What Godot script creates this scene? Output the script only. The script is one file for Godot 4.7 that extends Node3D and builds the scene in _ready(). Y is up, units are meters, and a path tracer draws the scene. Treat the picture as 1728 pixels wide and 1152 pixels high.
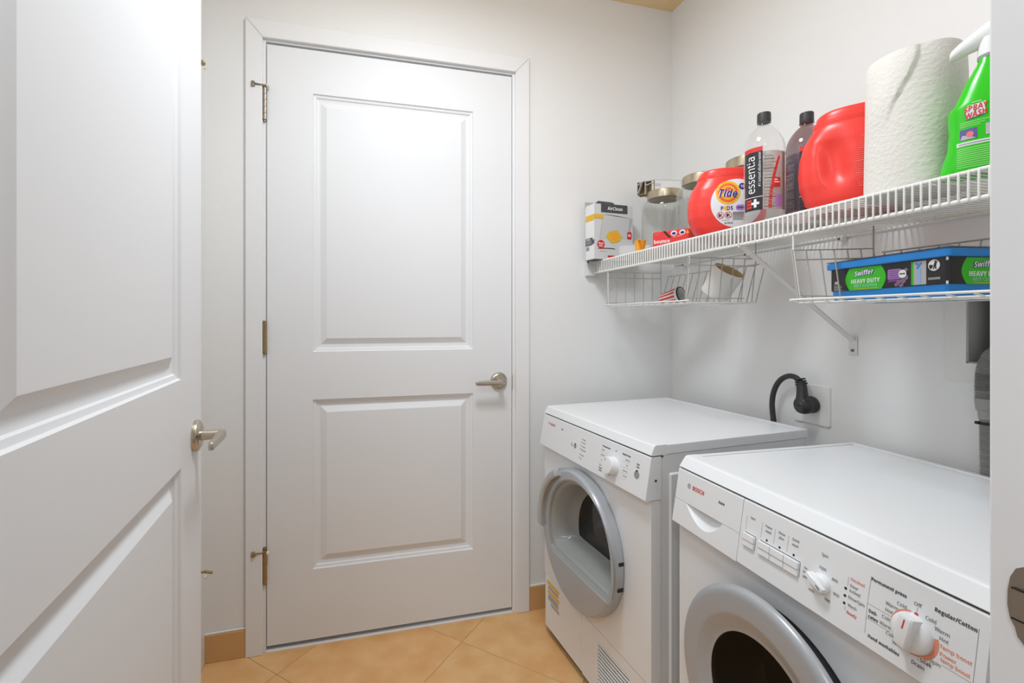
extends Node3D
# Laundry room: closed panel door in the back wall, open panel door at the left, dryer and washer under a wire shelf.

const XL := -0.51
const XR := 1.3261
const ZB := -1.8121
const ZF := -0.27
const HC := 2.5191
const DECK := 1.4085

var M := {}


# ---------------------------------------------------------------- mesh builder
class Mb:
	var P := PackedVector3Array()
	var U := PackedVector2Array()

	func tri(a: Vector3, b: Vector3, c: Vector3) -> void:
		if a == b or b == c or a == c:
			return
		P.append(a); P.append(b); P.append(c)

	func quad(a: Vector3, b: Vector3, c: Vector3, d: Vector3) -> void:
		tri(a, b, c); tri(a, c, d)

	func box(c: Vector3, s: Vector3, bev := 0.0, xf := Transform3D()) -> void:
		var h := s * 0.5
		if bev <= 0.0:
			var v := []
			for i in 8:
				v.append(xf * (c + Vector3(h.x if i & 1 else -h.x, h.y if i & 2 else -h.y, h.z if i & 4 else -h.z)))
			for f in [[4, 5, 7, 6], [1, 0, 2, 3], [5, 1, 3, 7], [0, 4, 6, 2], [6, 7, 3, 2], [0, 1, 5, 4]]:
				quad(v[f[0]], v[f[1]], v[f[2]], v[f[3]])
			return
		var b := minf(bev, minf(h.x, minf(h.y, h.z)) * 0.98)
		# chamfered box: for each corner three points, one on each face
		var w := []
		for i in 8:
			var sg := Vector3(1 if i & 1 else -1, 1 if i & 2 else -1, 1 if i & 4 else -1)
			var three := []
			for ax in 3:
				var p := Vector3()
				for k in 3:
					p[k] = sg[k] * (h[k] if k == ax else h[k] - b)
				three.append(xf * (c + p))
			w.append(three)
		for f in [[2, 4, 5, 7, 6], [2, 1, 0, 2, 3], [0, 5, 1, 3, 7], [0, 0, 4, 6, 2], [1, 6, 7, 3, 2], [1, 0, 1, 5, 4]]:
			quad(w[f[1]][f[0]], w[f[2]][f[0]], w[f[3]][f[0]], w[f[4]][f[0]])
		var cen: Vector3 = xf * c
		for ax in 3:
			var o1 := (ax + 1) % 3
			var o2 := (ax + 2) % 3
			for s1 in 2:
				for s2 in 2:
					var i0 := (s1 << o1) | (s2 << o2)
					var i1 := i0 | (1 << ax)
					outq(w[i0][o1], w[i1][o1], w[i1][o2], w[i0][o2], cen)
		for i in 8:
			outt(w[i][0], w[i][1], w[i][2], cen)

	func outq(a: Vector3, b: Vector3, c: Vector3, d: Vector3, cen: Vector3) -> void:
		if (b - a).cross(c - a).dot((a + c) * 0.5 - cen) >= 0.0:
			quad(a, b, c, d)
		else:
			quad(d, c, b, a)

	func outt(a: Vector3, b: Vector3, c: Vector3, cen: Vector3) -> void:
		if (b - a).cross(c - a).dot(a - cen) >= 0.0:
			tri(a, b, c)
		else:
			tri(c, b, a)

	# rings follow one another; ring direction x loft direction points outwards
	func loft(rings: Array, cap0 := true, cap1 := true, closed := true) -> void:
		for j in rings.size() - 1:
			var r0: PackedVector3Array = rings[j]
			var r1: PackedVector3Array = rings[j + 1]
			var n := r0.size()
			for i in (n if closed else n - 1):
				var k := (i + 1) % n
				quad(r0[i], r0[k], r1[k], r1[i])
		if cap0:
			fan(rings[0], true)
		if cap1:
			fan(rings[rings.size() - 1], false)

	func fan(r: PackedVector3Array, flip: bool) -> void:
		var c := Vector3()
		for p in r:
			c += p
		c /= r.size()
		for i in r.size():
			var k := (i + 1) % r.size()
			if flip:
				tri(c, r[k], r[i])
			else:
				tri(c, r[i], r[k])

	func lathe(prof: Array, n: int, xf := Transform3D(), a0 := 0.0, a1 := TAU) -> void:
		var full := absf(a1 - a0 - TAU) < 0.001
		var rings := []
		for p in prof:
			var r := PackedVector3Array()
			for i in (n if full else n + 1):
				var a := a0 + (a1 - a0) * i / n
				r.append(xf * Vector3(p.x * sin(a), p.y, p.x * cos(a)))
			rings.append(r)
		loft(rings, false, false, full)

	func tube(pts: Array, r, n := 8, closed := false, caps := true) -> void:
		var rings := []
		var up := Vector3(0.123, 0.98, 0.05).normalized()
		var m := pts.size()
		for i in m:
			var a: Vector3 = pts[(i - 1 + m) % m] if closed or i > 0 else pts[i]
			var b: Vector3 = pts[(i + 1) % m] if closed or i < m - 1 else pts[i]
			var t := (b - a).normalized()
			var x := up.cross(t)
			if x.length() < 0.05:
				x = Vector3(1, 0.1, 0.2).cross(t)
			x = x.normalized()
			var y := t.cross(x)
			up = y
			var rr: float = r[i] if r is Array else r
			var ring := PackedVector3Array()
			for k in n:
				var an := TAU * k / n
				ring.append(pts[i] + (x * cos(an) + y * sin(an)) * rr)
			rings.append(ring)
		if closed:
			rings.append(rings[0])
		loft(rings, caps and not closed, caps and not closed)

	# polygon in XY (any turn), front at z1
	func prism(poly: PackedVector2Array, z0: float, z1: float, xf := Transform3D(), back := true) -> void:
		if Geometry2D.is_polygon_clockwise(poly):
			poly = poly.duplicate()
			poly.reverse()
		var ix := Geometry2D.triangulate_polygon(poly)
		for i in range(0, ix.size(), 3):
			var a := poly[ix[i]]
			var b := poly[ix[i + 1]]
			var c := poly[ix[i + 2]]
			if (b - a).cross(c - a) < 0.0:
				var t := b
				b = c
				c = t
			tri(xf * Vector3(a.x, a.y, z1), xf * Vector3(b.x, b.y, z1), xf * Vector3(c.x, c.y, z1))
			if back:
				tri(xf * Vector3(c.x, c.y, z0), xf * Vector3(b.x, b.y, z0), xf * Vector3(a.x, a.y, z0))
		for i in poly.size():
			var p := poly[i]
			var q := poly[(i + 1) % poly.size()]
			quad(xf * Vector3(p.x, p.y, z0), xf * Vector3(q.x, q.y, z0), xf * Vector3(q.x, q.y, z1), xf * Vector3(p.x, p.y, z1))

	# flat plate x0..x1, y0..y1 at z0..z1 with a round hole
	func holed(x0: float, x1: float, y0: float, y1: float, c: Vector2, r: float, z0: float, z1: float) -> void:
		var inn := []
		var out := []
		var angs := []
		for i in 96:
			angs.append(TAU * i / 96)
		for q in [Vector2(x0, y0), Vector2(x1, y0), Vector2(x1, y1), Vector2(x0, y1)]:
			angs.append(fposmod((q - c).angle(), TAU))
		angs.sort()
		for a in angs:
			var d := Vector2(cos(a), sin(a))
			var t := 1e9
			if d.x > 1e-6: t = minf(t, (x1 - c.x) / d.x)
			if d.x < -1e-6: t = minf(t, (x0 - c.x) / d.x)
			if d.y > 1e-6: t = minf(t, (y1 - c.y) / d.y)
			if d.y < -1e-6: t = minf(t, (y0 - c.y) / d.y)
			inn.append(c + d * r)
			out.append(c + d * t)
		for i in angs.size():
			var k := (i + 1) % angs.size()
			var a: Vector2 = inn[i]
			var b: Vector2 = inn[k]
			var e: Vector2 = out[k]
			var f: Vector2 = out[i]
			quad(Vector3(f.x, f.y, z1), Vector3(e.x, e.y, z1), Vector3(b.x, b.y, z1), Vector3(a.x, a.y, z1))
			quad(Vector3(b.x, b.y, z0), Vector3(a.x, a.y, z0), Vector3(a.x, a.y, z1), Vector3(b.x, b.y, z1))
			quad(Vector3(f.x, f.y, z0), Vector3(e.x, e.y, z0), Vector3(e.x, e.y, z1), Vector3(f.x, f.y, z1))

	func done(crease := 35.0) -> ArrayMesh:
		var n := P.size() / 3
		var fn := PackedVector3Array()
		fn.resize(n)
		var at := {}
		for f in n:
			fn[f] = (P[f * 3 + 1] - P[f * 3]).cross(P[f * 3 + 2] - P[f * 3])
			for k in 3:
				var key := Vector3i((P[f * 3 + k] * 50000.0).round())
				if at.has(key):
					at[key].append(f)
				else:
					at[key] = [f]
		var pos := PackedVector3Array()
		var nor := PackedVector3Array()
		pos.resize(n * 3)
		nor.resize(n * 3)
		var cc := cos(deg_to_rad(crease))
		for f in n:
			var me := fn[f].normalized()
			for k in 3:
				var kk: int = [0, 2, 1][k]
				var p := P[f * 3 + kk]
				var s := Vector3()
				for g in at[Vector3i((p * 50000.0).round())]:
					if fn[g].normalized().dot(me) > cc:
						s += fn[g]
				pos[f * 3 + k] = p
				nor[f * 3 + k] = s.normalized() if s.length() > 1e-14 else Vector3.UP
		var arr := []
		arr.resize(Mesh.ARRAY_MAX)
		arr[Mesh.ARRAY_VERTEX] = pos
		arr[Mesh.ARRAY_NORMAL] = nor
		var am := ArrayMesh.new()
		am.add_surface_from_arrays(Mesh.PRIMITIVE_TRIANGLES, arr)
		return am


# ---------------------------------------------------------------- scene helpers
func mat(called: String, c: Color, rough := 0.5, metal := 0.0) -> StandardMaterial3D:
	var m := StandardMaterial3D.new()
	m.resource_name = called
	m.albedo_color = c
	m.roughness = rough
	m.metallic = metal
	M[called] = m
	return m


func clear(called: String, c: Color, alpha: float) -> StandardMaterial3D:
	var m := mat(called, Color(c.r, c.g, c.b, alpha), 0.03)
	m.transparency = BaseMaterial3D.TRANSPARENCY_ALPHA
	return m


func rgb(r: int, g: int, b: int) -> Color:
	return Color8(r, g, b)


func put(o: Node3D, called: String, parent: Node) -> void:
	o.name = called
	parent.add_child(o, true)
	if parent == self:
		var k := 1
		var base := called
		for c in get_children():
			if c != o and (str(c.name) == base or str(c.name).begins_with(base + "_") and str(c.name).trim_prefix(base + "_").is_valid_int()):
				k += 1
		if k > 1:
			o.name = "%s_%03d" % [base, k - 1]


func tag(o: Node3D, label: String, category: String, group := "", kind := "") -> void:
	o.set_meta("label", label)
	o.set_meta("category", category)
	if group:
		o.set_meta("group", group)
	if kind:
		o.set_meta("kind", kind)


func thing(called: String, label: String, category: String, at := Vector3.ZERO, turn := 0.0, group := "", kind := "") -> Node3D:
	var o := Node3D.new()
	put(o, called, self)
	o.position = at
	o.rotation.y = turn
	tag(o, label, category, group, kind)
	return o


func part(parent: Node, called: String, b, m: String, crease := 35.0, label := "") -> MeshInstance3D:
	var o := MeshInstance3D.new()
	o.mesh = b.done(crease) if b is Mb else b
	o.material_override = M[m]
	put(o, called, parent)
	if label:
		o.set_meta("label", label)
	return o


func bx(c: Vector3, s: Vector3, bev := 0.0) -> Mb:
	var b := Mb.new()
	b.box(c, s, bev)
	return b


func span(a: Vector3, b: Vector3, bev := 0.0) -> Mb:
	return bx((a + b) * 0.5, (b - a).abs(), bev)


func tu(pts: Array, r, n := 8) -> Mb:
	var b := Mb.new()
	b.tube(pts, r, n)
	return b


func flat(poly: PackedVector2Array, z := 0.0, thick := 0.0005) -> Mb:
	var b := Mb.new()
	b.prism(poly, z, z + thick)
	return b


func rect(x0: float, y0: float, x1: float, y1: float) -> PackedVector2Array:
	return PackedVector2Array([Vector2(x0, y0), Vector2(x1, y0), Vector2(x1, y1), Vector2(x0, y1)])


func rrect(x0: float, y0: float, x1: float, y1: float, r: float, n := 5) -> PackedVector2Array:
	var p := PackedVector2Array()
	for q in [[x1 - r, y1 - r, 0], [x0 + r, y1 - r, 1], [x0 + r, y0 + r, 2], [x1 - r, y0 + r, 3]]:
		for i in n + 1:
			var a: float = (q[2] + float(i) / n) * PI / 2
			p.append(Vector2(q[0] + cos(a) * r, q[1] + sin(a) * r))
	return p


func oval(cx: float, cy: float, rx: float, ry: float, n := 24) -> PackedVector2Array:
	var p := PackedVector2Array()
	for i in n:
		p.append(Vector2(cx + cos(TAU * i / n) * rx, cy + sin(TAU * i / n) * ry))
	return p


func ring2(cx: float, cy: float, r0: float, r1: float, z: float, thick := 0.0005, n := 28, a0 := 0.0, a1 := TAU) -> Mb:
	var b := Mb.new()
	for i in n:
		var p := Vector2.from_angle(a0 + (a1 - a0) * i / n)
		var q := Vector2.from_angle(a0 + (a1 - a0) * (i + 1) / n)
		var t := z + thick
		b.quad(Vector3(cx + p.x * r1, cy + p.y * r1, t), Vector3(cx + q.x * r1, cy + q.y * r1, t), Vector3(cx + q.x * r0, cy + q.y * r0, t), Vector3(cx + p.x * r0, cy + p.y * r0, t))
		b.quad(Vector3(cx + p.x * r1, cy + p.y * r1, z), Vector3(cx + q.x * r1, cy + q.y * r1, z), Vector3(cx + q.x * r1, cy + q.y * r1, t), Vector3(cx + p.x * r1, cy + p.y * r1, t))
	return b


# text as thin geometry; h is the height of a capital letter; fn bends it onto a surface
func text_mb(s: String, h: float, bold := false, fn = null, squeeze := 1.0, slant := 0.0, align := 0, serif := false) -> Mb:
	var tm := TextMesh.new()
	var f := SystemFont.new()
	f.font_names = PackedStringArray(["Droid Serif" if serif else "Droid Sans"])
	f.font_weight = 700 if bold else 400
	tm.font = f
	tm.text = s
	tm.font_size = 48
	tm.pixel_size = h / (0.714 * 48.0)
	tm.depth = 0.0004
	tm.curve_step = 3.0
	var arr := tm.get_mesh_arrays() if tm.has_method("get_mesh_arrays") else tm.surface_get_arrays(0)
	var v: PackedVector3Array = arr[Mesh.ARRAY_VERTEX]
	var ix = arr[Mesh.ARRAY_INDEX]
	var lo := Vector3(1e9, 1e9, 1e9)
	var hi := -lo
	for p in v:
		lo = lo.min(p)
		hi = hi.max(p)
	var cx := (lo.x + hi.x) * 0.5 if align == 0 else (lo.x if align < 0 else hi.x)
	var cy := (lo.y + hi.y) * 0.5
	var b := Mb.new()
	var n: int = ix.size() if ix != null and ix.size() else v.size()
	for i in range(0, n, 3):
		var t := []
		for k in 3:
			var p := v[ix[i + k]] if ix != null and ix.size() else v[i + k]
			var q := Vector3((p.x - cx) * squeeze + (p.y - cy) * slant, p.y - cy, p.z - lo.z)
			t.append(fn.call(q) if fn != null else q)
		b.tri(t[0], t[2], t[1])
	return b


# a word printed flat at (x, y) of the parent's frame, on the plane z
func ink(parent: Node, s: String, x: float, y: float, z: float, h: float, m: String, bold := false, squeeze := 1.0, align := 0, tilt := 0.0, slant := 0.0) -> MeshInstance3D:
	var o := part(parent, "lettering", text_mb(s, h, bold, null, squeeze, slant, align), m, 10.0)
	o.position = Vector3(x, y, z)
	o.rotation.x = tilt
	return o


func bend(b: Mb, fn: Callable) -> Mb:
	for i in b.P.size():
		b.P[i] = fn.call(b.P[i])
	return b


# splits long triangles so that a flat print can follow a curve
func fine(b: Mb, most: float) -> Mb:
	var o := Mb.new()
	var st := []
	for i in range(0, b.P.size(), 3):
		st.append([b.P[i], b.P[i + 1], b.P[i + 2]])
	while st.size():
		var t: Array = st.pop_back()
		var e := [t[0].distance_to(t[1]), t[1].distance_to(t[2]), t[2].distance_to(t[0])]
		var k := 0
		for j in 3:
			if e[j] > e[k]:
				k = j
		if e[k] <= most:
			o.tri(t[0], t[1], t[2])
			continue
		var a: Vector3 = t[k]
		var c: Vector3 = t[(k + 1) % 3]
		var d: Vector3 = t[(k + 2) % 3]
		var mid := (a + c) * 0.5
		st.append([a, mid, d])
		st.append([mid, c, d])
	return o


func noise_tex(seed_: int, freq: float, lo: Color, hi: Color, size := 512, oct := 4) -> NoiseTexture2D:
	var n := FastNoiseLite.new()
	n.seed = seed_
	n.frequency = freq
	n.fractal_octaves = oct
	var t := NoiseTexture2D.new()
	t.width = size
	t.height = size
	t.seamless = true
	t.noise = n
	var g := Gradient.new()
	g.set_color(0, lo)
	g.set_color(1, hi)
	t.color_ramp = g
	return t


func _ready() -> void:
	set_stage()
	make_materials()
	build_shell()
	build_doors()
	build_dryer()
	build_washer()
	build_shelf()
	build_wall_fittings()
	build_shelf_goods()
	build_baskets()


# ---------------------------------------------------------------- camera, light, exposure
func set_stage() -> void:
	var cam := Camera3D.new()
	cam.name = "camera"
	add_child(cam)
	cam.position = Vector3(0, 1.1718, 0)
	cam.rotation.y = -0.2558
	cam.projection = Camera3D.PROJECTION_FRUSTUM
	cam.near = 0.02
	cam.far = 50.0
	var f := 802.508
	cam.size = 2.0 * 0.02 * 576.0 / f
	cam.frustum_offset = Vector2(0.02 * (864.0 - 817.352) / f, -0.02 * 38.2588 / f)
	cam.current = true
	var we := WorldEnvironment.new()
	we.name = "surroundings"
	var e := Environment.new()
	e.background_mode = Environment.BG_COLOR
	e.background_color = Color(0.0, 0.0, 0.0)
	e.tonemap_mode = Environment.TONE_MAPPER_LINEAR
	e.tonemap_exposure = 0.95
	e.sdfgi_enabled = true
	e.ssao_enabled = true
	e.ssil_enabled = true
	we.environment = e
	add_child(we)
	# flush ceiling lamp of the laundry room and one of the hall behind the camera
	lamp(Vector3(0.22, HC, -0.9), "round white flush ceiling lamp in the laundry room", 0.3, 1.6, Color(0.937, 0.97, 1.0))
	lamp(Vector3(-0.55, HC, 0.85), "round white flush ceiling lamp in the hall outside the doorway", 0.3, 1.25, Color(0.937, 0.97, 1.0))


func lamp(at: Vector3, label: String, w: float, energy: float, c: Color) -> void:
	var t := thing("ceiling_lamp", label, "lamp", at)
	var m := StandardMaterial3D.new()
	m.resource_name = "lamp_glass"
	m.albedo_color = Color(0.9, 0.9, 0.88)
	m.emission_enabled = true
	m.emission = c
	m.emission_energy_multiplier = 1.5
	M["lamp_glass"] = m
	mat("lamp_base", rgb(235, 235, 232), 0.4)
	var r := w * 0.62
	var b := Mb.new()
	b.lathe([Vector2(r, -0.03), Vector2(r * 1.06, -0.026), Vector2(r * 1.08, 0.0), Vector2(0, 0.0)], 48)
	part(t, "lamp_base", b, "lamp_base")
	var g := Mb.new()
	g.lathe([Vector2(0, -0.09), Vector2(r * 0.35, -0.087), Vector2(r * 0.65, -0.077), Vector2(r * 0.86, -0.058), Vector2(r * 0.97, -0.04), Vector2(r, -0.03)], 48)
	part(t, "lamp_glass", g, "lamp_glass")
	var l := AreaLight3D.new()
	l.name = "glow"
	t.add_child(l)
	l.position = Vector3(0, -0.095, 0)
	l.rotation.x = -PI / 2
	l.area_size = Vector2(w, w)
	l.area_normalize_energy = true
	l.light_color = c
	l.light_energy = energy
	l.area_range = 12.0
	var o := OmniLight3D.new()
	o.name = "side_glow"
	t.add_child(o)
	o.position = Vector3(0, -0.05, 0)
	o.light_color = c
	o.light_energy = energy * 0.07
	o.light_size = 0.03
	o.omni_range = 12.0
	o.omni_attenuation = 2.0
	o.shadow_enabled = true
	l.area_attenuation = 2.0
	l.shadow_enabled = true


func make_materials() -> void:
	var w := mat("wall_paint", rgb(240, 239, 237), 0.45)
	w.heightmap_enabled = true
	w.heightmap_texture = noise_tex(3, 0.09, Color.BLACK, Color.WHITE, 512, 3)
	w.heightmap_scale = 0.02
	w.uv1_triplanar = true
	w.uv1_world_triplanar = true
	w.uv1_scale = Vector3(3, 3, 3)
	mat("ceiling_paint", rgb(246, 216, 168), 0.8)
	mat("door_paint", rgb(236, 236, 237), 0.52)
	mat("trim_paint", rgb(239, 238, 238), 0.5)
	mat("hall_paint", rgb(232, 232, 231), 0.6)
	for k in 3:
		var t := mat("floor_tile_%d" % k, [rgb(255, 250, 244), rgb(252, 248, 240), rgb(255, 246, 236)][k], 0.33)
		t.albedo_texture = noise_tex(11, 0.012, rgb(222, 170, 110), rgb(238, 198, 146), 512, 5)
		t.uv1_triplanar = true
		t.uv1_world_triplanar = true
		t.uv1_scale = Vector3(1.1, 1.1, 1.1)
		t.uv1_offset = Vector3(0.31 * k, 0.17 * k, 0.23 * k)
	mat("grout", rgb(176, 132, 84), 0.9)
	mat("base_tile", rgb(212, 166, 112), 0.4)
	mat("void_dark", rgb(26, 22, 18), 0.9)
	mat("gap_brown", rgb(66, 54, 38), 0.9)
	mat("nickel", rgb(196, 187, 172), 0.27, 1.0)
	mat("brass", rgb(170, 148, 108), 0.35, 1.0)
	mat("dull_steel", rgb(160, 150, 138), 0.38, 1.0)
	mat("rubber_white", rgb(235, 232, 226), 0.6)
	mat("appliance", rgb(238, 239, 240), 0.33)
	mat("appliance_panel", rgb(236, 237, 238), 0.42)
	mat("silver", rgb(176, 179, 183), 0.3, 0.2)
	mat("silver_bright", rgb(192, 194, 196), 0.3, 0.45)
	mat("bowl_grey", rgb(158, 160, 157), 0.2)
	mat("seal_black", rgb(26, 27, 27), 0.5)
	clear("pane_clear", Color(0.06, 0.06, 0.06), 0.2).metallic_specular = 0.22
	mat("bowl_black", rgb(50, 51, 50), 0.2)
	mat("drum", rgb(84, 84, 83), 0.45, 0.2)
	clear("door_glass", Color(0.05, 0.05, 0.055), 0.55).metallic_specular = 0.3
	clear("smoke_glass", Color(0.05, 0.05, 0.05), 0.62)
	mat("button_grey", rgb(150, 151, 152), 0.4)
	mat("ink_dark", rgb(76, 76, 78), 0.6)
	mat("ink_black", rgb(30, 30, 32), 0.6)
	mat("ink_grey", rgb(140, 140, 142), 0.6)
	mat("ink_pale", rgb(190, 190, 190), 0.6)
	mat("ink_red", rgb(214, 48, 44), 0.6)
	mat("ink_orange", rgb(236, 146, 118), 0.6)
	mat("ink_white", rgb(244, 243, 240), 0.5)
	mat("sticker_yellow", rgb(238, 186, 52), 0.5)
	mat("sticker_grey", rgb(176, 175, 172), 0.5)
	mat("wire_white", rgb(236, 235, 230), 0.35)
	mat("wire_grey", rgb(188, 182, 174), 0.35, 0.25)
	mat("bracket_white", rgb(226, 225, 221), 0.4)
	mat("screw", rgb(120, 112, 100), 0.35, 1.0)
	mat("cord_black", rgb(42, 43, 41), 0.42)
	mat("plate_white", rgb(236, 235, 231), 0.35)
	mat("hose_grey", rgb(150, 149, 144), 0.5)
	mat("hose_cuff", rgb(160, 159, 154), 0.45)
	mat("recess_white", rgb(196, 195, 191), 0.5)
	mat("valve_red", rgb(190, 52, 44), 0.4)
	mat("tub_red", rgb(244, 62, 52), 0.34)
	mat("tub_text", rgb(248, 118, 104), 0.4)
	mat("carton_red", rgb(232, 56, 52), 0.45)
	mat("label_white", rgb(236, 232, 234), 0.4)
	mat("logo_yellow", rgb(250, 190, 20), 0.45)
	mat("logo_orange", rgb(246, 102, 66), 0.45)
	mat("logo_blue", rgb(38, 26, 128), 0.45)
	mat("logo_purple", rgb(186, 134, 206), 0.45)
	mat("carton_grey", rgb(216, 216, 216), 0.45)
	mat("carton_white", rgb(236, 236, 236), 0.45)
	mat("carton_bag", rgb(206, 206, 207), 0.45)
	mat("carton_shade", rgb(186, 186, 186), 0.45)
	mat("carton_dark", rgb(74, 76, 82), 0.45)
	mat("carton_inner", rgb(150, 128, 92), 0.75)
	mat("plastic_orange", rgb(255, 172, 38), 0.35)
	mat("lid_steel", rgb(184, 170, 146), 0.28, 1.0)
	var fg := clear("jar_glass", Color(0.66, 0.68, 0.64), 0.17)
	fg.metallic_specular = 0.6
	clear("bottle_clear", Color(0.82, 0.84, 0.84), 0.07)
	clear("bottle_pink", Color(0.42, 0.2, 0.24), 0.55)
	clear("film_dark", Color(0.4, 0.34, 0.38), 0.7)
	clear("film", Color(0.74, 0.71, 0.68), 0.5)
	clear("tray_clear", Color(0.9, 0.9, 0.9), 0.5)
	mat("bottle_black", rgb(34, 34, 36), 0.35)
	mat("cap_black", rgb(48, 49, 47), 0.45)
	var paper := mat("towel_paper", rgb(229, 225, 217), 0.95)
	paper.heightmap_enabled = true
	var cells := FastNoiseLite.new()
	cells.noise_type = FastNoiseLite.TYPE_CELLULAR
	cells.cellular_return_type = FastNoiseLite.RETURN_DISTANCE
	cells.seed = 8
	cells.frequency = 0.035
	cells.fractal_octaves = 2
	var ct := NoiseTexture2D.new()
	ct.width = 512
	ct.height = 512
	ct.seamless = true
	ct.noise = cells
	paper.heightmap_texture = ct
	paper.heightmap_scale = 0.1
	paper.uv1_triplanar = true
	paper.uv1_scale = Vector3(7, 7, 7)
	mat("green_plastic", rgb(44, 200, 14), 0.25)
	mat("green_pale", rgb(126, 222, 104), 0.4)
	mat("green_dark", rgb(30, 150, 20), 0.4)
	mat("spray_white", rgb(238, 238, 236), 0.3)
	mat("photo_blue", rgb(92, 88, 150), 0.5)
	mat("photo_grey", rgb(190, 186, 190), 0.5)
	mat("pink", rgb(236, 120, 130), 0.5)
	mat("pack_black", rgb(30, 29, 30), 0.3)
	mat("pack_blue", rgb(34, 138, 222), 0.3)
	mat("pack_green", rgb(58, 196, 28), 0.35)
	mat("logo_sky", rgb(150, 190, 226), 0.4)
	mat("pack_teal", rgb(150, 214, 190), 0.4)
	mat("pack_lilac", rgb(172, 128, 190), 0.4)
	mat("pack_violet", rgb(128, 56, 150), 0.4)
	mat("flower", rgb(140, 110, 140), 0.5)
	clear("pack_lid", Color(0.3, 0.33, 0.36), 0.5)
	mat("paper_white", rgb(232, 231, 227), 0.8)
	mat("paper_tan", rgb(228, 208, 160), 0.85)
	mat("cup_stripe", rgb(222, 58, 48), 0.5)


# ---------------------------------------------------------------- room shell
func shell(called: String, label: String, category: String, boxes: Array, m: String) -> MeshInstance3D:
	var b := Mb.new()
	for q in boxes:
		b.box((q[0] + q[1]) * 0.5, (q[1] - q[0]).abs())
	var o := part(self, called, b, m)
	o.name = called
	tag(o, label, category, "", "structure")
	return o


func V(x: float, y: float, z: float) -> Vector3:
	return Vector3(x, y, z)


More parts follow.
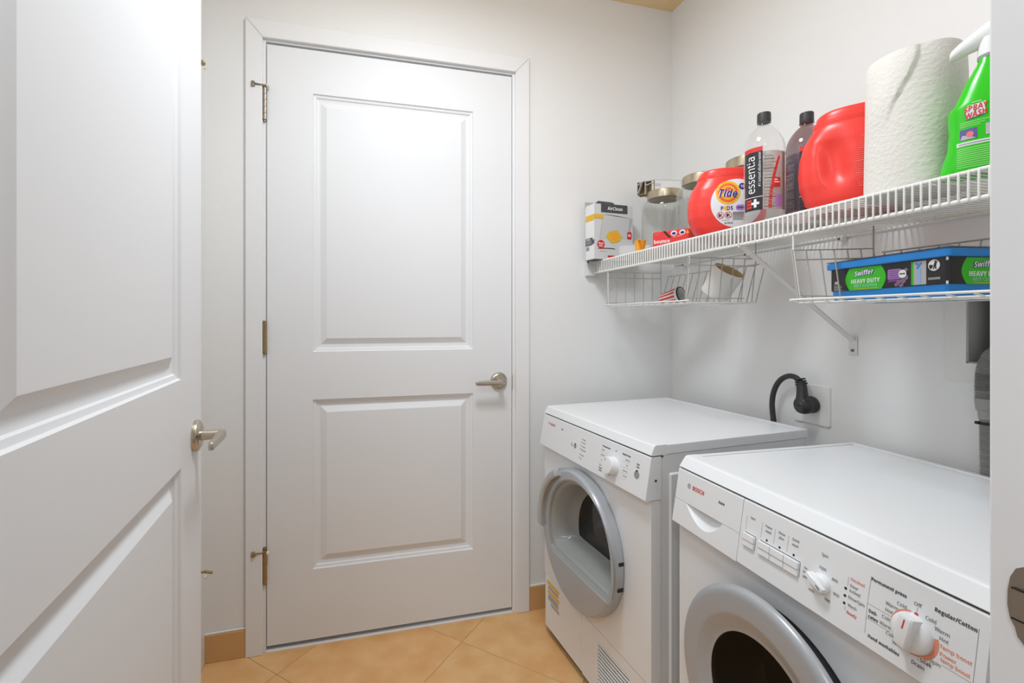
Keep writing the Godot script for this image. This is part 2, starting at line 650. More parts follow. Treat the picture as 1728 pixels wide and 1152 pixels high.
func build_shell() -> void:
	# door openings: back door x -0.338 .. 0.608 to 2.165 high; doorway x -0.305 .. 0.518
	shell("wall_back", "white back wall holding the closed panel door", "wall", [[V(-0.7, 0, ZB - 0.12), V(-0.338, HC, ZB)], [V(0.608, 0, ZB - 0.12), V(XR + 0.15, HC, ZB)], [V(-0.338, 2.165, ZB - 0.12), V(0.608, HC, ZB)]], "wall_paint")
	shell("wall_left", "white left wall behind the open door", "wall", [[V(XL - 0.12, 0, ZB - 0.12), V(XL, HC, ZF)]], "wall_paint")
	shell("wall_right", "white right wall behind the washer and dryer", "wall", [
		[V(XR, 0, ZB - 0.12), V(XR + 0.12, HC, -0.763)], [V(XR, 0, -0.52), V(XR + 0.12, HC, ZF + 0.14)],
		[V(XR, 0, -0.763), V(XR + 0.12, 1.072, -0.52)], [V(XR, 1.25, -0.763), V(XR + 0.12, HC, -0.52)]], "wall_paint")
	shell("wall_front", "white wall round the doorway the camera stands in", "wall", [[V(XL - 0.12, 0, ZF), V(-0.312, HC, ZF + 0.14)], [V(0.518, 0, ZF), V(XR + 0.12, HC, ZF + 0.14)], [V(-0.312, 2.165, ZF), V(0.518, HC, ZF + 0.14)]], "wall_paint")
	var ce := shell("ceiling", "beige ceiling over the laundry room", "ceiling", [[V(XL - 0.12, HC, ZB - 0.12), V(XR + 0.15, HC + 0.1, ZF + 0.14)]], "ceiling_paint")
	# hatch in the ceiling by the far corner: a raised frame and a panel
	var b := Mb.new()
	for q in [[V(0.95, HC - 0.004, -1.76), V(1.27, HC, -1.748)], [V(0.95, HC - 0.004, -1.46), V(1.27, HC, -1.448)], [V(0.95, HC - 0.004, -1.748), V(0.962, HC, -1.46)], [V(1.258, HC - 0.004, -1.748), V(1.27, HC, -1.46)]]:
		b.box((q[0] + q[1]) * 0.5, (q[1] - q[0]).abs(), 0.001)
	var hatch := thing("ceiling_hatch", "square access hatch in the beige ceiling by the far corner", "hatch")
	part(hatch, "hatch_frame", b, "ceiling_paint")
	part(hatch, "hatch_panel", span(V(0.964, HC - 0.002, -1.746), V(1.256, HC, -1.462)), "ceiling_paint")
	# hall behind the camera, closed all round
	shell("wall_hall", "plain walls of the hall outside the doorway", "wall", [[V(-1.5, 0, ZF + 0.14), V(-1.4, HC, 1.75)], [V(2.0, 0, ZF + 0.14), V(2.1, HC, 1.75)], [V(-1.5, 0, 1.65), V(2.1, HC, 1.75)], [V(-1.5, 0, ZF + 0.04), V(XL - 0.12, HC, ZF + 0.14)], [V(XR + 0.12, 0, ZF + 0.04), V(2.1, HC, ZF + 0.14)]], "hall_paint")
	shell("ceiling_hall", "plain ceiling of the hall outside the doorway", "ceiling", [[V(-1.5, HC, ZF + 0.14), V(2.1, HC + 0.1, 1.75)]], "hall_paint")
	# floor: a bed with grout and diagonal tiles set into it
	var fl := shell("floor", "floor of peach beige ceramic tiles laid diagonally", "floor", [[V(-1.5, -0.1, ZB - 0.5), V(2.1, -0.0015, 1.75)]], "grout")
	var room := rect(XL + 0.001, ZB - 0.115, XR - 0.001, ZF + 0.14)
	var k := 0
	var T := Transform3D(Basis(Vector3(1, 0, 0), Vector3(0, 0, 1), Vector3(0, -1, 0)), Vector3.ZERO)
	var st := 0.6245
	for i in range(-5, 5):
		for j in range(-5, 5):
			var a0 := 1.424 + st * i + 0.0013
			var a1 := a0 + st - 0.0026
			var b0 := -1.957 + st * j + 0.0013
			var b1 := b0 + st - 0.0026
			var poly := PackedVector2Array()
			for q in [[a0, b0], [a1, b0], [a1, b1], [a0, b1]]:
				poly.append(Vector2((q[0] + q[1]) * 0.5, (q[1] - q[0]) * 0.5))
			for pc in Geometry2D.intersect_polygons(poly, room):
				var mb := Mb.new()
				mb.prism(pc, 0.0, 0.012, T)
				for n in mb.P.size():
					mb.P[n].y = 0.0 if mb.P[n].y > -0.006 else -0.01
				k += 1
				part(fl, "tile", mb, "floor_tile_%d" % ((k * 7 + j) % 3))
	var bl := thing("baseboard_back", "tan tile baseboard along the back wall on both sides of the door", "baseboard", Vector3.ZERO, 0.0, "", "structure")
	part(bl, "base_tile", span(V(XL, 0, ZB), V(-0.384, 0.095, ZB + 0.011), 0.0015), "base_tile")
	part(bl, "base_tile", span(V(0.659, 0, ZB), V(0.93, 0.095, ZB + 0.011), 0.0015), "base_tile")
	part(bl, "base_tile", span(V(0.932, 0, ZB), V(XR, 0.095, ZB + 0.011), 0.0015), "base_tile")
	part(bl, "caulk_bead", tu([V(XL, 0.096, ZB + 0.004), V(-0.45, 0.098, ZB + 0.005), V(-0.384, 0.099, ZB + 0.005)], 0.0035, 6), "trim_paint")
	part(bl, "caulk_bead", tu([V(0.659, 0.096, ZB + 0.004), V(0.8, 0.099, ZB + 0.005), V(XR, 0.097, ZB + 0.004)], 0.0035, 6), "trim_paint")
	# casing round the back door, mitred at the top
	var zc := ZB + 0.0155
	var tr := thing("trim_1", "white flat casing round the closed back door", "trim", Vector3.ZERO, 0.0, "", "structure")
	for q in [
		PackedVector2Array([Vector2(-0.3835, 0.0), Vector2(-0.329, 0.0), Vector2(-0.329, 2.1535), Vector2(-0.3835, 2.2155)]),
		PackedVector2Array([Vector2(0.600, 0.0), Vector2(0.6575, 0.0), Vector2(0.6575, 2.2155), Vector2(0.600, 2.1535)]),
		PackedVector2Array([Vector2(-0.383, 2.216), Vector2(-0.3285, 2.154), Vector2(0.5995, 2.154), Vector2(0.657, 2.216)])]:
		var c := Mb.new()
		var inner: PackedVector2Array = Geometry2D.offset_polygon(q, -0.0022, Geometry2D.JOIN_MITER)[0]
		c.prism(q, ZB, zc - 0.002)
		# rounded front edge
		var m: int = q.size()
		if Geometry2D.is_polygon_clockwise(q):
			q.reverse()
		if Geometry2D.is_polygon_clockwise(inner):
			inner.reverse()
		var shift := 0
		for n in m:
			if inner[n].distance_to(q[0]) < inner[shift].distance_to(q[0]):
				shift = n
		var r0 := PackedVector3Array()
		var r1 := PackedVector3Array()
		for n in m:
			r0.append(Vector3(q[n].x, q[n].y, zc - 0.002))
			r1.append(Vector3(inner[(n + shift) % m].x, inner[(n + shift) % m].y, zc))
		c.loft([r0, r1], false, true)
		part(tr, "casing", c, "trim_paint", 20.0)
	# jamb of the back door with its stop
	var jb := Mb.new()
	for q in [[V(-0.338, 0, ZB - 0.12), V(-0.3197, 2.165, ZB)], [V(0.5896, 0, ZB - 0.12), V(0.608, 2.165, ZB)], [V(-0.3197, 2.147, ZB - 0.12), V(0.5896, 2.165, ZB)]]:
		jb.box((q[0] + q[1]) * 0.5, (q[1] - q[0]).abs(), 0.0012)
	part(tr, "jamb", jb, "trim_paint", 20.0)
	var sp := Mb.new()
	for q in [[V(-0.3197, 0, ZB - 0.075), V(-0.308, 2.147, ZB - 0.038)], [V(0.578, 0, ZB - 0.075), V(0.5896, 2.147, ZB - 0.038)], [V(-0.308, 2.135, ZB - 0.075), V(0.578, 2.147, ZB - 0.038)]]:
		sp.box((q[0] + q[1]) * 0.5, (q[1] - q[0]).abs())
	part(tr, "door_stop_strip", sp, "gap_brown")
	part(tr, "threshold", span(V(-0.3197, -0.001, ZB - 0.1), V(0.5896, 0.004, ZB + 0.004), 0.001), "trim_paint")
	# frame of the doorway in which the camera stands
	var t2 := thing("trim_2", "white jamb at the right edge with a metal strike plate", "trim", Vector3.ZERO, 0.0, "", "structure")
	for q in [[V(0.5, 0, ZF - 0.004), V(0.518, 2.165, ZF + 0.144)], [V(-0.312, 0, ZF - 0.004), V(-0.294, 2.165, ZF + 0.144)], [V(-0.294, 2.147, ZF - 0.004), V(0.5, 2.165, ZF + 0.144)]]:
		part(t2, "jamb", bx((q[0] + q[1]) * 0.5, (q[1] - q[0]).abs(), 0.0028), "trim_paint", 50.0)
	part(t2, "door_stop_strip", span(V(0.488, 0, ZF + 0.036), V(0.5, 2.147, ZF + 0.075), 0.002), "trim_paint")
	var sk := PackedVector2Array()
	for q in [[0.215, 0.982], [0.25, 0.980], [0.2555, 0.976], [0.2588, 0.968], [0.2604, 0.957], [0.2606, 0.945], [0.259, 0.935], [0.2562, 0.930], [0.2545, 0.923], [0.249, 0.917], [0.241, 0.914], [0.215, 0.914]]:
		sk.append(Vector2(q[0], q[1]))
	var S := Transform3D(Basis(Vector3(0, 0, -1), Vector3(0, 1, 0), Vector3(1, 0, 0)), Vector3(0.5, 0, 0))
	var pl := Mb.new()
	pl.prism(sk, -0.0022, 0.0, S)
	var plate := part(t2, "strike_plate", pl, "dull_steel", 35.0, "grey metal strike plate let into the jamb")
	part(plate, "strike_slot", span(V(0.4965, 0.9365, -0.2575), V(0.4978, 0.9605, -0.215), 0.0003), "dull_steel")
	part(plate, "strike_groove", span(V(0.4962, 0.936, -0.2575), V(0.4966, 0.9372, -0.215)), "void_dark")
	part(plate, "strike_groove", span(V(0.4962, 0.9598, -0.2575), V(0.4966, 0.961, -0.215)), "void_dark")


# ---------------------------------------------------------------- doors
func panel_face(b: Mb, w: float, y0: float, y1: float, z: float, rows: Array, x0: float, x1: float) -> void:
	# flat stiles and rails, then for each panel the sunk moulding and the raised field
	var ys := [y0]
	for r in rows:
		ys.append(r[0])
		ys.append(r[1])
	ys.append(y1)
	b.quad(V(0, y0, z), V(x0, y0, z), V(x0, y1, z), V(0, y1, z))
	b.quad(V(x1, y0, z), V(w, y0, z), V(w, y1, z), V(x1, y1, z))
	for i in range(0, ys.size(), 2):
		b.quad(V(x0, ys[i], z), V(x1, ys[i], z), V(x1, ys[i + 1], z), V(x0, ys[i + 1], z))
	for r in rows:
		var rings := []
		for s in [[0.0, 0.0], [0.0025, -0.0055], [0.0105, -0.0075], [0.013, -0.0115], [0.0225, -0.0135], [0.0262, -0.0135], [0.0475, -0.0026], [0.049, -0.0024]]:
			var i: float = s[0]
			rings.append(PackedVector3Array([V(x0 + i, r[0] + i, z + s[1]), V(x1 - i, r[0] + i, z + s[1]), V(x1 - i, r[1] - i, z + s[1]), V(x0 + i, r[1] - i, z + s[1])]))
		b.loft(rings, false, true)


func lever_set(parent: Node3D, x: float, y: float) -> void:
	# rose, stem and a lever pointing towards the hinges (-x)
	var h := Node3D.new()
	put(h, "door_handle", parent)
	h.position = V(x, y, 0)
	var F := Transform3D(Basis(Vector3(1, 0, 0), Vector3(0, 0, 1), Vector3(0, -1, 0)), Vector3.ZERO)
	var b := Mb.new()
	b.lathe([Vector2(0.0335, 0.0), Vector2(0.0335, 0.006), Vector2(0.0315, 0.009), Vector2(0.027, 0.0105), Vector2(0.025, 0.0125), Vector2(0.0165, 0.0135), Vector2(0.0, 0.0138)], 40, F)
	part(h, "rosette", b, "nickel")
	var s := Mb.new()
	s.lathe([Vector2(0.0115, 0.012), Vector2(0.0105, 0.03), Vector2(0.0105, 0.05), Vector2(0.009, 0.056), Vector2(0, 0.057)], 24, F)
	part(h, "stem", s, "nickel")
	var rings := []
	for q in [[0.011, 0.0075, 0.006], [0.008, 0.0098, 0.0085], [0.0, 0.0103, 0.009], [-0.03, 0.0098, 0.0075], [-0.07, 0.0095, 0.006], [-0.098, 0.0090, 0.0055], [-0.103, 0.0078, 0.0045], [-0.105, 0.005, 0.003]]:
		var r := PackedVector3Array()
		for k in 16:
			var a := TAU * k / 16
			var ca := cos(a)
			var sa := sin(a)
			r.append(V(q[0], -0.002 + signf(ca) * pow(absf(ca), 0.55) * q[1], 0.051 + signf(sa) * pow(absf(sa), 0.55) * q[2]))
		r.reverse()
		rings.append(r)
	var l := Mb.new()
	l.loft(rings)
	part(h, "lever", l, "nickel", 50.0)


func hinge(parent: Node3D, y0: float, y1: float, m: String, stop: String) -> void:
	# knuckles between door edge and jamb at x = -0.004; optional pin stop above or below the top
	var h := Node3D.new()
	put(h, "hinge", parent)
	h.position = V(-0.0055, 0, 0.006)
	var n := 5
	for k in n:
		var a := y0 + (y1 - y0) * k / n
		var e := y0 + (y1 - y0) * (k + 1) / n
		var b := Mb.new()
		b.lathe([Vector2(0.0, a + 0.0004), Vector2(0.0068, a + 0.0004), Vector2(0.0072, a + 0.001), Vector2(0.0072, e - 0.001), Vector2(0.0068, e - 0.0004), Vector2(0.0, e - 0.0004)], 16)
		part(h, "knuckle", b, m)
	var pn := Mb.new()
	pn.lathe([Vector2(0.0, y0 - 0.006), Vector2(0.004, y0 - 0.005), Vector2(0.004, y1 + 0.002), Vector2(0.0062, y1 + 0.003), Vector2(0.0055, y1 + 0.008), Vector2(0, y1 + 0.009)], 12)
	part(h, "hinge_pin", pn, m)
	part(h, "hinge_leaf", span(V(0.0, y0, -0.03), V(0.0022, y1, -0.006)), m)
	if stop:
		var y := y1 - 0.006 if stop == "low" else y1 + 0.004
		var s := Mb.new()
		s.box(V(-0.012, y, 0.008), V(0.03, 0.008, 0.003), 0.001, Transform3D(Basis(Vector3.UP, 0.0), Vector3.ZERO))
		s.tube([V(0.0, y, 0.004), V(-0.016, y, 0.011), V(-0.034, y + 0.001, 0.013)], 0.0028, 8)
		s.tube([V(0.0, y, 0.004), V(0.010, y, 0.010)], 0.0032, 8)
		part(h, "pin_stop", s, m)
		var t := Mb.new()
		t.lathe([Vector2(0, -0.009), Vector2(0.006, -0.009), Vector2(0.0068, -0.006), Vector2(0.005, 0.0), Vector2(0.0068, 0.005), Vector2(0.005, 0.008), Vector2(0, 0.008)], 12, Transform3D(Basis(), V(-0.036, y, 0.012)))
		part(h, "pad", t, m)
		var u := Mb.new()
		u.tube([V(0.009, y - 0.001, 0.0095), V(0.0165, y - 0.001, 0.012)], 0.006, 12)
		part(h, "bumper", u, "rubber_white")


func panel_door(called: String, label: String, at: Vector3, turn: float, w: float, x0 := 0.1524) -> Node3D:
	var d := thing(called, label, "door", at, turn, "", "structure")
	var y0 := 0.02
	var y1 := 2.138
	var b := Mb.new()
	var rows := [[0.2706, 0.881], [1.0533, 1.982]]
	panel_face(b, w, y0, y1, 0.0, rows, x0, w - 0.158)
	var back := Mb.new()
	panel_face(back, w, y0, y1, 0.0, rows, 0.158, w - x0)
	for i in range(0, back.P.size(), 3):
		for k in 3:
			var p := back.P[i + k]
			b.P.append(V(w - p.x, p.y, -0.035 - p.z))
	b.quad(V(0, y0, -0.035), V(0, y0, 0), V(0, y1, 0), V(0, y1, -0.035))
	b.quad(V(w, y0, 0), V(w, y0, -0.035), V(w, y1, -0.035), V(w, y1, 0))
	b.quad(V(0, y1, 0), V(w, y1, 0), V(w, y1, -0.035), V(0, y1, -0.035))
	b.quad(V(0, y0, -0.035), V(w, y0, -0.035), V(w, y0, 0), V(0, y0, 0))
	part(d, "door_slab", b, "door_paint", 12.0)
	return d


func build_doors() -> void:
	var d := panel_door("door_1", "closed white two-panel door in the back wall", V(-0.3167, 0, ZB), 0.0, 0.9033)
	lever_set(d, 0.8487, 0.927)
	hinge(d, 1.868, 1.982, "dull_steel", "high")
	hinge(d, 1.053, 1.157, "brass", "")
	hinge(d, 0.245, 0.363, "brass", "low")
	part(d, "latch_plate", span(V(0.9036, 0.895, -0.02), V(0.9058, 0.95, 0.0065), 0.0006), "nickel")
	var e := panel_door("door_2", "open white two-panel door with a lever handle at the left edge", V(-0.2868, 0, -0.3035), atan2(0.99767, -0.06815), 0.9033, 0.1805)
	lever_set(e, 0.8487, 0.92)
	# pin stops of a hinge on the left wall, peeping out past the open door
	for q in [[1.985, "small brass pin stop high up, poking out past the open door"], [0.362, "small brass pin stop low down, poking out past the open door"]]:
		var y: float = q[0]
		var s := thing("hinge_stop", q[1], "door stop", V(XL, y, -1.70))
		part(s, "hinge_knuckle", bx(V(0.006, -0.055, 0), V(0.012, 0.1, 0.014), 0.003), "brass")
		part(s, "stop_arm", tu([V(0.006, 0, 0), V(0.024, 0.001, 0.004), V(0.032, 0.002, 0.004)], 0.0035, 8), "brass")
		part(s, "stop_screw", tu([V(0.026, -0.004, 0.0) if y > 1.0 else V(0.028, 0.001, 0.0), V(0.022, 0.011, 0.006) if y > 1.0 else V(0.052, -0.003, 0.006)], 0.0045, 10), "brass")
		part(s, "bumper", tu([V(0.03, -0.012, 0.004), V(0.036, -0.015, 0.006)], 0.005, 10), "rubber_white")


# ---------------------------------------------------------------- appliances (x along the front from far to near, z outwards)
func fascia_z(y: float, yt: float, zt: float, yb: float, zb: float) -> float:
	return zt + (zb - zt) * (yt - y) / (yt - yb)


func extrude_x(b: Mb, prof: Array, x0: float, x1: float) -> void:
	# profile as Vector2(z, y), counterclockwise when seen from +x with z to the left... the turn is set here
	var poly := PackedVector2Array()
	for p in prof:
		poly.append(Vector2(-p.x, p.y))
	b.prism(poly, x0, x1, Transform3D(Basis(Vector3(0, 0, -1), Vector3(0, 1, 0), Vector3(1, 0, 0)), Vector3.ZERO))


func lid_top(t: Node3D, w: float, depth: float, yb: float, yt: float, run: float) -> void:
	# thick front trim with a sloping face, thin rims left, right and back, and the sunk top sheet
	var b := Mb.new()
	extrude_x(b, [Vector2(-0.002, yb), Vector2(0.0, yb + 0.002), Vector2(-run * 0.88, yt - 0.0035), Vector2(-run - 0.001, yt - 0.0012), Vector2(-run - 0.004, yt - 0.0003), Vector2(-run - 0.007, yt), Vector2(-0.05, yt), Vector2(-0.05, yb)], 0.0, w)
	part(t, "lid_front", b, "appliance", 14.0)
	var r := Mb.new()
	r.box(V(0.006, (yb + yt) * 0.5, -0.05 - (depth - 0.05) * 0.5), V(0.012, yt - yb, depth - 0.05), 0.002)
	r.box(V(w - 0.006, (yb + yt) * 0.5, -0.05 - (depth - 0.05) * 0.5), V(0.012, yt - yb, depth - 0.05), 0.002)
	r.box(V(w * 0.5, (yb + yt) * 0.5, -depth + 0.009), V(w - 0.024, yt - yb, 0.018), 0.002)
	part(t, "lid_rim", r, "appliance", 20.0)
	part(t, "lid_sheet", bx(V(w * 0.5, yt - 0.0088, -0.0505 - (depth - 0.0715) * 0.5), V(w - 0.029, 0.013, depth - 0.071), 0.0006), "appliance")


func fprint(parent: Node3D, tilt: float, fz: Callable, words: Array) -> void:
	# words: [text, x, y, cap height, material, bold, squeeze, align]
	for q in words:
		ink(parent, q[0], q[1], q[2], fz.call(q[2]) + 0.0003, q[3] * 0.79, q[4], q[5], q[6], q[7], tilt)


func fdot(parent: Node3D, called: String, tilt: float, fz: Callable, x: float, y: float, rx: float, ry: float, m: String, thick := 0.0006) -> void:
	var b := Mb.new()
	b.prism(oval(0, 0, rx, ry, 20), -0.0006, thick)
	var o := part(parent, called, b, m)
	o.position = V(x, y, fz.call(y))
	o.rotation.x = tilt


func fbar(parent: Node3D, called: String, tilt: float, fz: Callable, x0: float, y0: float, x1: float, y1: float, m: String, wd := 0.0007) -> void:
	# a printed line from one point of the fascia to another
	var a := V(x0, y0, fz.call(y0))
	var c := V(x1, y1, fz.call(y1))
	var dr := (c - a).normalized()
	var nr := V(0, sin(tilt) * -1.0, cos(tilt))
	var sd := nr.cross(dr)
	var b := Mb.new()
	b.box(Vector3.ZERO, V((c - a).length(), wd, 0.0006), 0.0, Transform3D(Basis(dr, sd, nr), (a + c) * 0.5))
	part(parent, called, b, m)


func build_dryer() -> void:
	var a := -0.0861
	var t := thing("tumble_dryer", "white front-loading dryer with a silver D-shaped window door, beside the back wall", "dryer", V(0.6707, 0, -1.6691), atan2(-cos(a), -sin(a)))
	var W := 0.6
	lid_top(t, W, 0.563, 0.8192, 0.8458, 0.0117)
	# cabinet with an embossed rib on the side
	var cab := Mb.new()
	cab.box(V(0.3, 0.416, -0.547), V(W - 0.004, 0.79, 0.02), 0.003)
	for x in [0.0035, W - 0.0035]:
		cab.box(V(x, 0.4185, -0.2945), V(0.003, 0.8005, 0.527), 0.0)
	cab.box(V(0.3, 0.03, -0.295), V(W - 0.008, 0.02, 0.52), 0.0)
	part(t, "cabinet", cab, "appliance")
	for x in [0.0035, W - 0.0035]:
		part(t, "side_rib", bx(V(x, 0.40, -0.075), V(0.012, 0.74, 0.034), 0.004), "appliance")
	part(t, "front_edge", bx(V(W - 0.004, 0.464, -0.0172), V(0.008, 0.478, 0.0264), 0.0008), "appliance")
	# front panel with a round door opening, its near edge turned over
	var f := Mb.new()
	f.holed(0.0, W, 0.225, 0.703, Vector2(0.275, 0.468), 0.2, -0.004, 0.0)
	part(t, "front_panel", f, "appliance")
	part(t, "front_edge", bx(V(0.004, 0.464, -0.0172), V(0.008, 0.478, 0.0264), 0.0008), "appliance")
	# lower flap and grille panel
	part(t, "filter_flap", span(V(0.002, 0.028, -0.03), V(0.2615, 0.2225, -0.0005), 0.003), "appliance")
	var gp := Mb.new()
	var gx0 := 0.355
	var gx1 := 0.51
	var gy0 := 0.052
	var gy1 := 0.188
	for q in [[0.2645, 0.028, gx0, 0.2225], [gx1, 0.028, 0.598, 0.2225], [gx0, 0.028, gx1, gy0], [gx0, gy1, gx1, 0.2225]]:
		gp.box(V((q[0] + q[2]) * 0.5, (q[1] + q[3]) * 0.5, -0.0153), V(q[2] - q[0], q[3] - q[1], 0.0295))
	var grille := part(t, "grille_panel", gp, "appliance")
	for i in 12:
		part(grille, "grille_slat", bx(V((gx0 + gx1) * 0.5, gy0 + (i + 0.5) * (gy1 - gy0) / 12.0, -0.003), V(gx1 - gx0, 0.0054, 0.005), 0.001), "appliance")
	part(t, "grille_void", span(V(gx0, gy0, -0.03), V(gx1, gy1, -0.02)), "seal_black")
	part(t, "plinth", span(V(0.01, 0.0, -0.5), V(0.59, 0.026, -0.02)), "seal_black")
	part(t, "shadow_gap", span(V(0.004, 0.2225, -0.03), V(0.596, 0.2252, -0.008)), "seal_black")
	var st := part(t, "energy_sticker", span(V(0.022, 0.118, -0.0005), V(0.112, 0.204, 0.0002)), "appliance")
	for q in [[0.022, 0.194, 0.112, 0.205, "sticker_yellow"], [0.03, 0.178, 0.106, 0.191, "sticker_grey"], [0.026, 0.163, 0.112, 0.174, "sticker_yellow"], [0.03, 0.138, 0.106, 0.16, "sticker_grey"], [0.05, 0.124, 0.112, 0.135, "sticker_grey"]]:
		part(st, "sticker_band", span(V(q[0], q[1], 0.0002), V(q[2], q[3], 0.0006)), q[4])
	# control fascia, leaning outwards at the bottom
	var yt := 0.816
	var yb := 0.705
	var fz := func(y: float) -> float: return fascia_z(y, yt, 0.0, yb, 0.019)
	var tilt := atan2(0.019, yt - yb) * -1.0
	var fa := Mb.new()
	extrude_x(fa, [Vector2(-0.03, yb), Vector2(0.0165, yb), Vector2(0.019, yb + 0.002), Vector2(0.0005, yt - 0.002), Vector2(-0.002, yt), Vector2(-0.03, yt)], -0.001, W + 0.001)
	var fc := part(t, "control_panel", fa, "appliance_panel", 40.0)
	part(t, "top_gap", span(V(0.002, yt - 0.004, -0.04), V(W - 0.002, 0.8192, -0.004)), "seal_black")
	fprint(fc, tilt, fz, [["BOSCH", 0.0747, 0.7896, 0.0105, "ink_red", true, 0.9, 0], ["Axxis", 0.1436, 0.789, 0.005, "ink_dark", true, 0.9, 0],
		["Cycle", 0.2185, 0.7594, 0.0038, "ink_grey", false, 0.9, 0], ["signal", 0.2195, 0.7535, 0.0038, "ink_grey", false, 0.9, 0],
		["Permanent press", 0.408, 0.7938, 0.0052, "ink_dark", true, 0.85, 0], ["Regular/Cotton", 0.5035, 0.7961, 0.0052, "ink_dark", true, 0.85, 0], ["Off", 0.4555, 0.7955, 0.0045, "ink_grey", false, 0.9, 0],
		["Start", 0.5553, 0.7863, 0.0055, "ink_dark", true, 0.85, 0], ["Stop", 0.5556, 0.7785, 0.0055, "ink_dark", true, 0.85, 0],
		["Timed", 0.3915, 0.7309, 0.0052, "ink_dark", true, 0.85, 0], ["drying", 0.3925, 0.7234, 0.0052, "ink_dark", true, 0.85, 0], ["Warm", 0.4364, 0.731, 0.0048, "ink_grey", true, 0.85, 0], ["Cool", 0.4381, 0.7245, 0.0048, "ink_grey", true, 0.85, 0]])
	for q in [[0.3939, 0.7831, "Damp"], [0.3957, 0.7679, "More dry"], [0.3941, 0.7526, "Dry"], [0.3927, 0.7383, "Less dry"], [0.5101, 0.7839, "Extra dry"], [0.5115, 0.7699, "Dry"], [0.5061, 0.754, "More dry"], [0.5075, 0.7405, "Less dry"]]:
		fprint(fc, tilt, fz, [[q[2], q[0], q[1], 0.0045, "ink_grey", false, 0.9, 0]])
	for q in [[0.2766, 0.7868, "Drying"], [0.2755, 0.7767, "Iron dry"], [0.2736, 0.7661, "Cool down"], [0.2726, 0.7555, "Wrinkle block"], [0.2737, 0.7394, "Lint filter"], [0.2728, 0.7288, "Tank"]]:
		fdot(fc, "indicator", tilt, fz, q[0], q[1], 0.0017, 0.0017, "ink_black")
		fprint(fc, tilt, fz, [[q[2], q[0] + 0.0055, q[1] - 0.0012, 0.0042, "ink_grey", false, 0.9, -1]])
	for q in [[0.378, 0.7765, 0.417, 0.7755], [0.376, 0.7605, 0.41, 0.76], [0.374, 0.745, 0.408, 0.745], [0.478, 0.7785, 0.527, 0.777], [0.482, 0.763, 0.525, 0.762], [0.482, 0.748, 0.522, 0.747], [0.392, 0.7185, 0.43, 0.718], [0.46, 0.7315, 0.51, 0.732]]:
		fbar(fc, "printed_line", tilt, fz, q[0], q[1], q[2], q[3], "ink_pale", 0.0006)
	# maker's ring emblem
	var em := ring2(0.0, 0.0, 0.0038, 0.0047, 0.0, 0.0005, 24)
	em.box(V(-0.0013, 0, 0.0003), V(0.0007, 0.006, 0.0005))
	em.box(V(0.0013, 0, 0.0003), V(0.0007, 0.006, 0.0005))
	em.box(V(0, 0, 0.0003), V(0.0024, 0.0007, 0.0005))
	var eo := part(fc, "emblem", em, "ink_grey")
	eo.position = V(0.0467, 0.7907, fz.call(0.7907) + 0.0002)
	eo.rotation.x = tilt
	for q in [[0.2408, 0.7559, 0.0065], [0.5554, 0.7597, 0.0095]]:
		fdot(t, "button", tilt, fz, q[0], q[1], q[2], q[2] * 1.0, "button_grey", 0.002)
		fdot(fc, "indicator", tilt, fz, q[0] - 0.0008, q[1] + q[2] * 0.95, 0.003, 0.0026, "ink_black", 0.0022)
	var kx := Transform3D(Basis(Vector3(1, 0, 0), tilt) * Basis(Vector3(1, 0, 0), Vector3(0, 0, 1), Vector3(0, -1, 0)), V(0.4525, 0.7535, fz.call(0.7535)))
	var kn := Mb.new()
	kn.lathe([Vector2(0.0255, 0.0), Vector2(0.0252, 0.004), Vector2(0.0243, 0.0225), Vector2(0.0232, 0.025), Vector2(0.020, 0.0258), Vector2(0, 0.026)], 40, kx)
	var kno := part(t, "program_knob", kn, "appliance")
	part(kno, "pointer_mark", bx(kx * V(-0.008, 0.026, -0.0135), V(0.0015, 0.0095, 0.0008), 0.0), "ink_dark")
	part(t, "side_screw", tu([V(W + 0.0005, 0.7555, -0.013), V(W + 0.0025, 0.7555, -0.013)], 0.0035, 12), "screw")
	# door: silver ring round a D-shaped window
	var c := Vector2(0.275, 0.468)
	var n := 96
	var dshape := func(off: float, dx: float) -> PackedVector2Array:
		var p := PackedVector2Array()
		var wc := Vector2(0.2995 + dx, 0.4625)
		var rad := 0.1955 - off
		var yl := 0.376 + off
		for i in n:
			var an := TAU * i / n
			var d := Vector2(cos(an), sin(an))
			# ray from the window's middle point to the rounded D
			var s := 0.0
			var o := wc
			var tc := rad
			var tf := 1e9
			if d.y < -0.001:
				tf = (yl - o.y) / d.y
			# smooth minimum rounds the corners of the D
			var k := 0.022
			if tf < 1.0:
				var hh := clampf(0.5 + 0.5 * (tf - tc) / k, 0.0, 1.0)
				s = lerpf(tf, tc, hh) - k * hh * (1.0 - hh)
			else:
				s = tc
			p.append(o + d * s)
		return p
	var circ := func(r: float, z: float) -> PackedVector3Array:
		var p := PackedVector3Array()
		for i in n:
			var an := TAU * i / n
			p.append(V(c.x + cos(an) * r, c.y + sin(an) * r, z))
		return p
	var lift := func(q: PackedVector2Array, z: float) -> PackedVector3Array:
		var p := PackedVector3Array()
		for v in q:
			p.append(V(v.x, v.y, z))
		return p
	var rg := Mb.new()
	rg.loft([circ.call(0.212, 0.0005), circ.call(0.2165, 0.005), circ.call(0.2165, 0.026), circ.call(0.2125, 0.0365), circ.call(0.2105, 0.039), circ.call(0.2075, 0.0405), lift.call(dshape.call(-0.003, 0.0), 0.042), lift.call(dshape.call(0.0, 0.0), 0.0405)], false, false)
	var door := part(t, "door_ring", rg, "silver", 24.0)
	var rim := Mb.new()
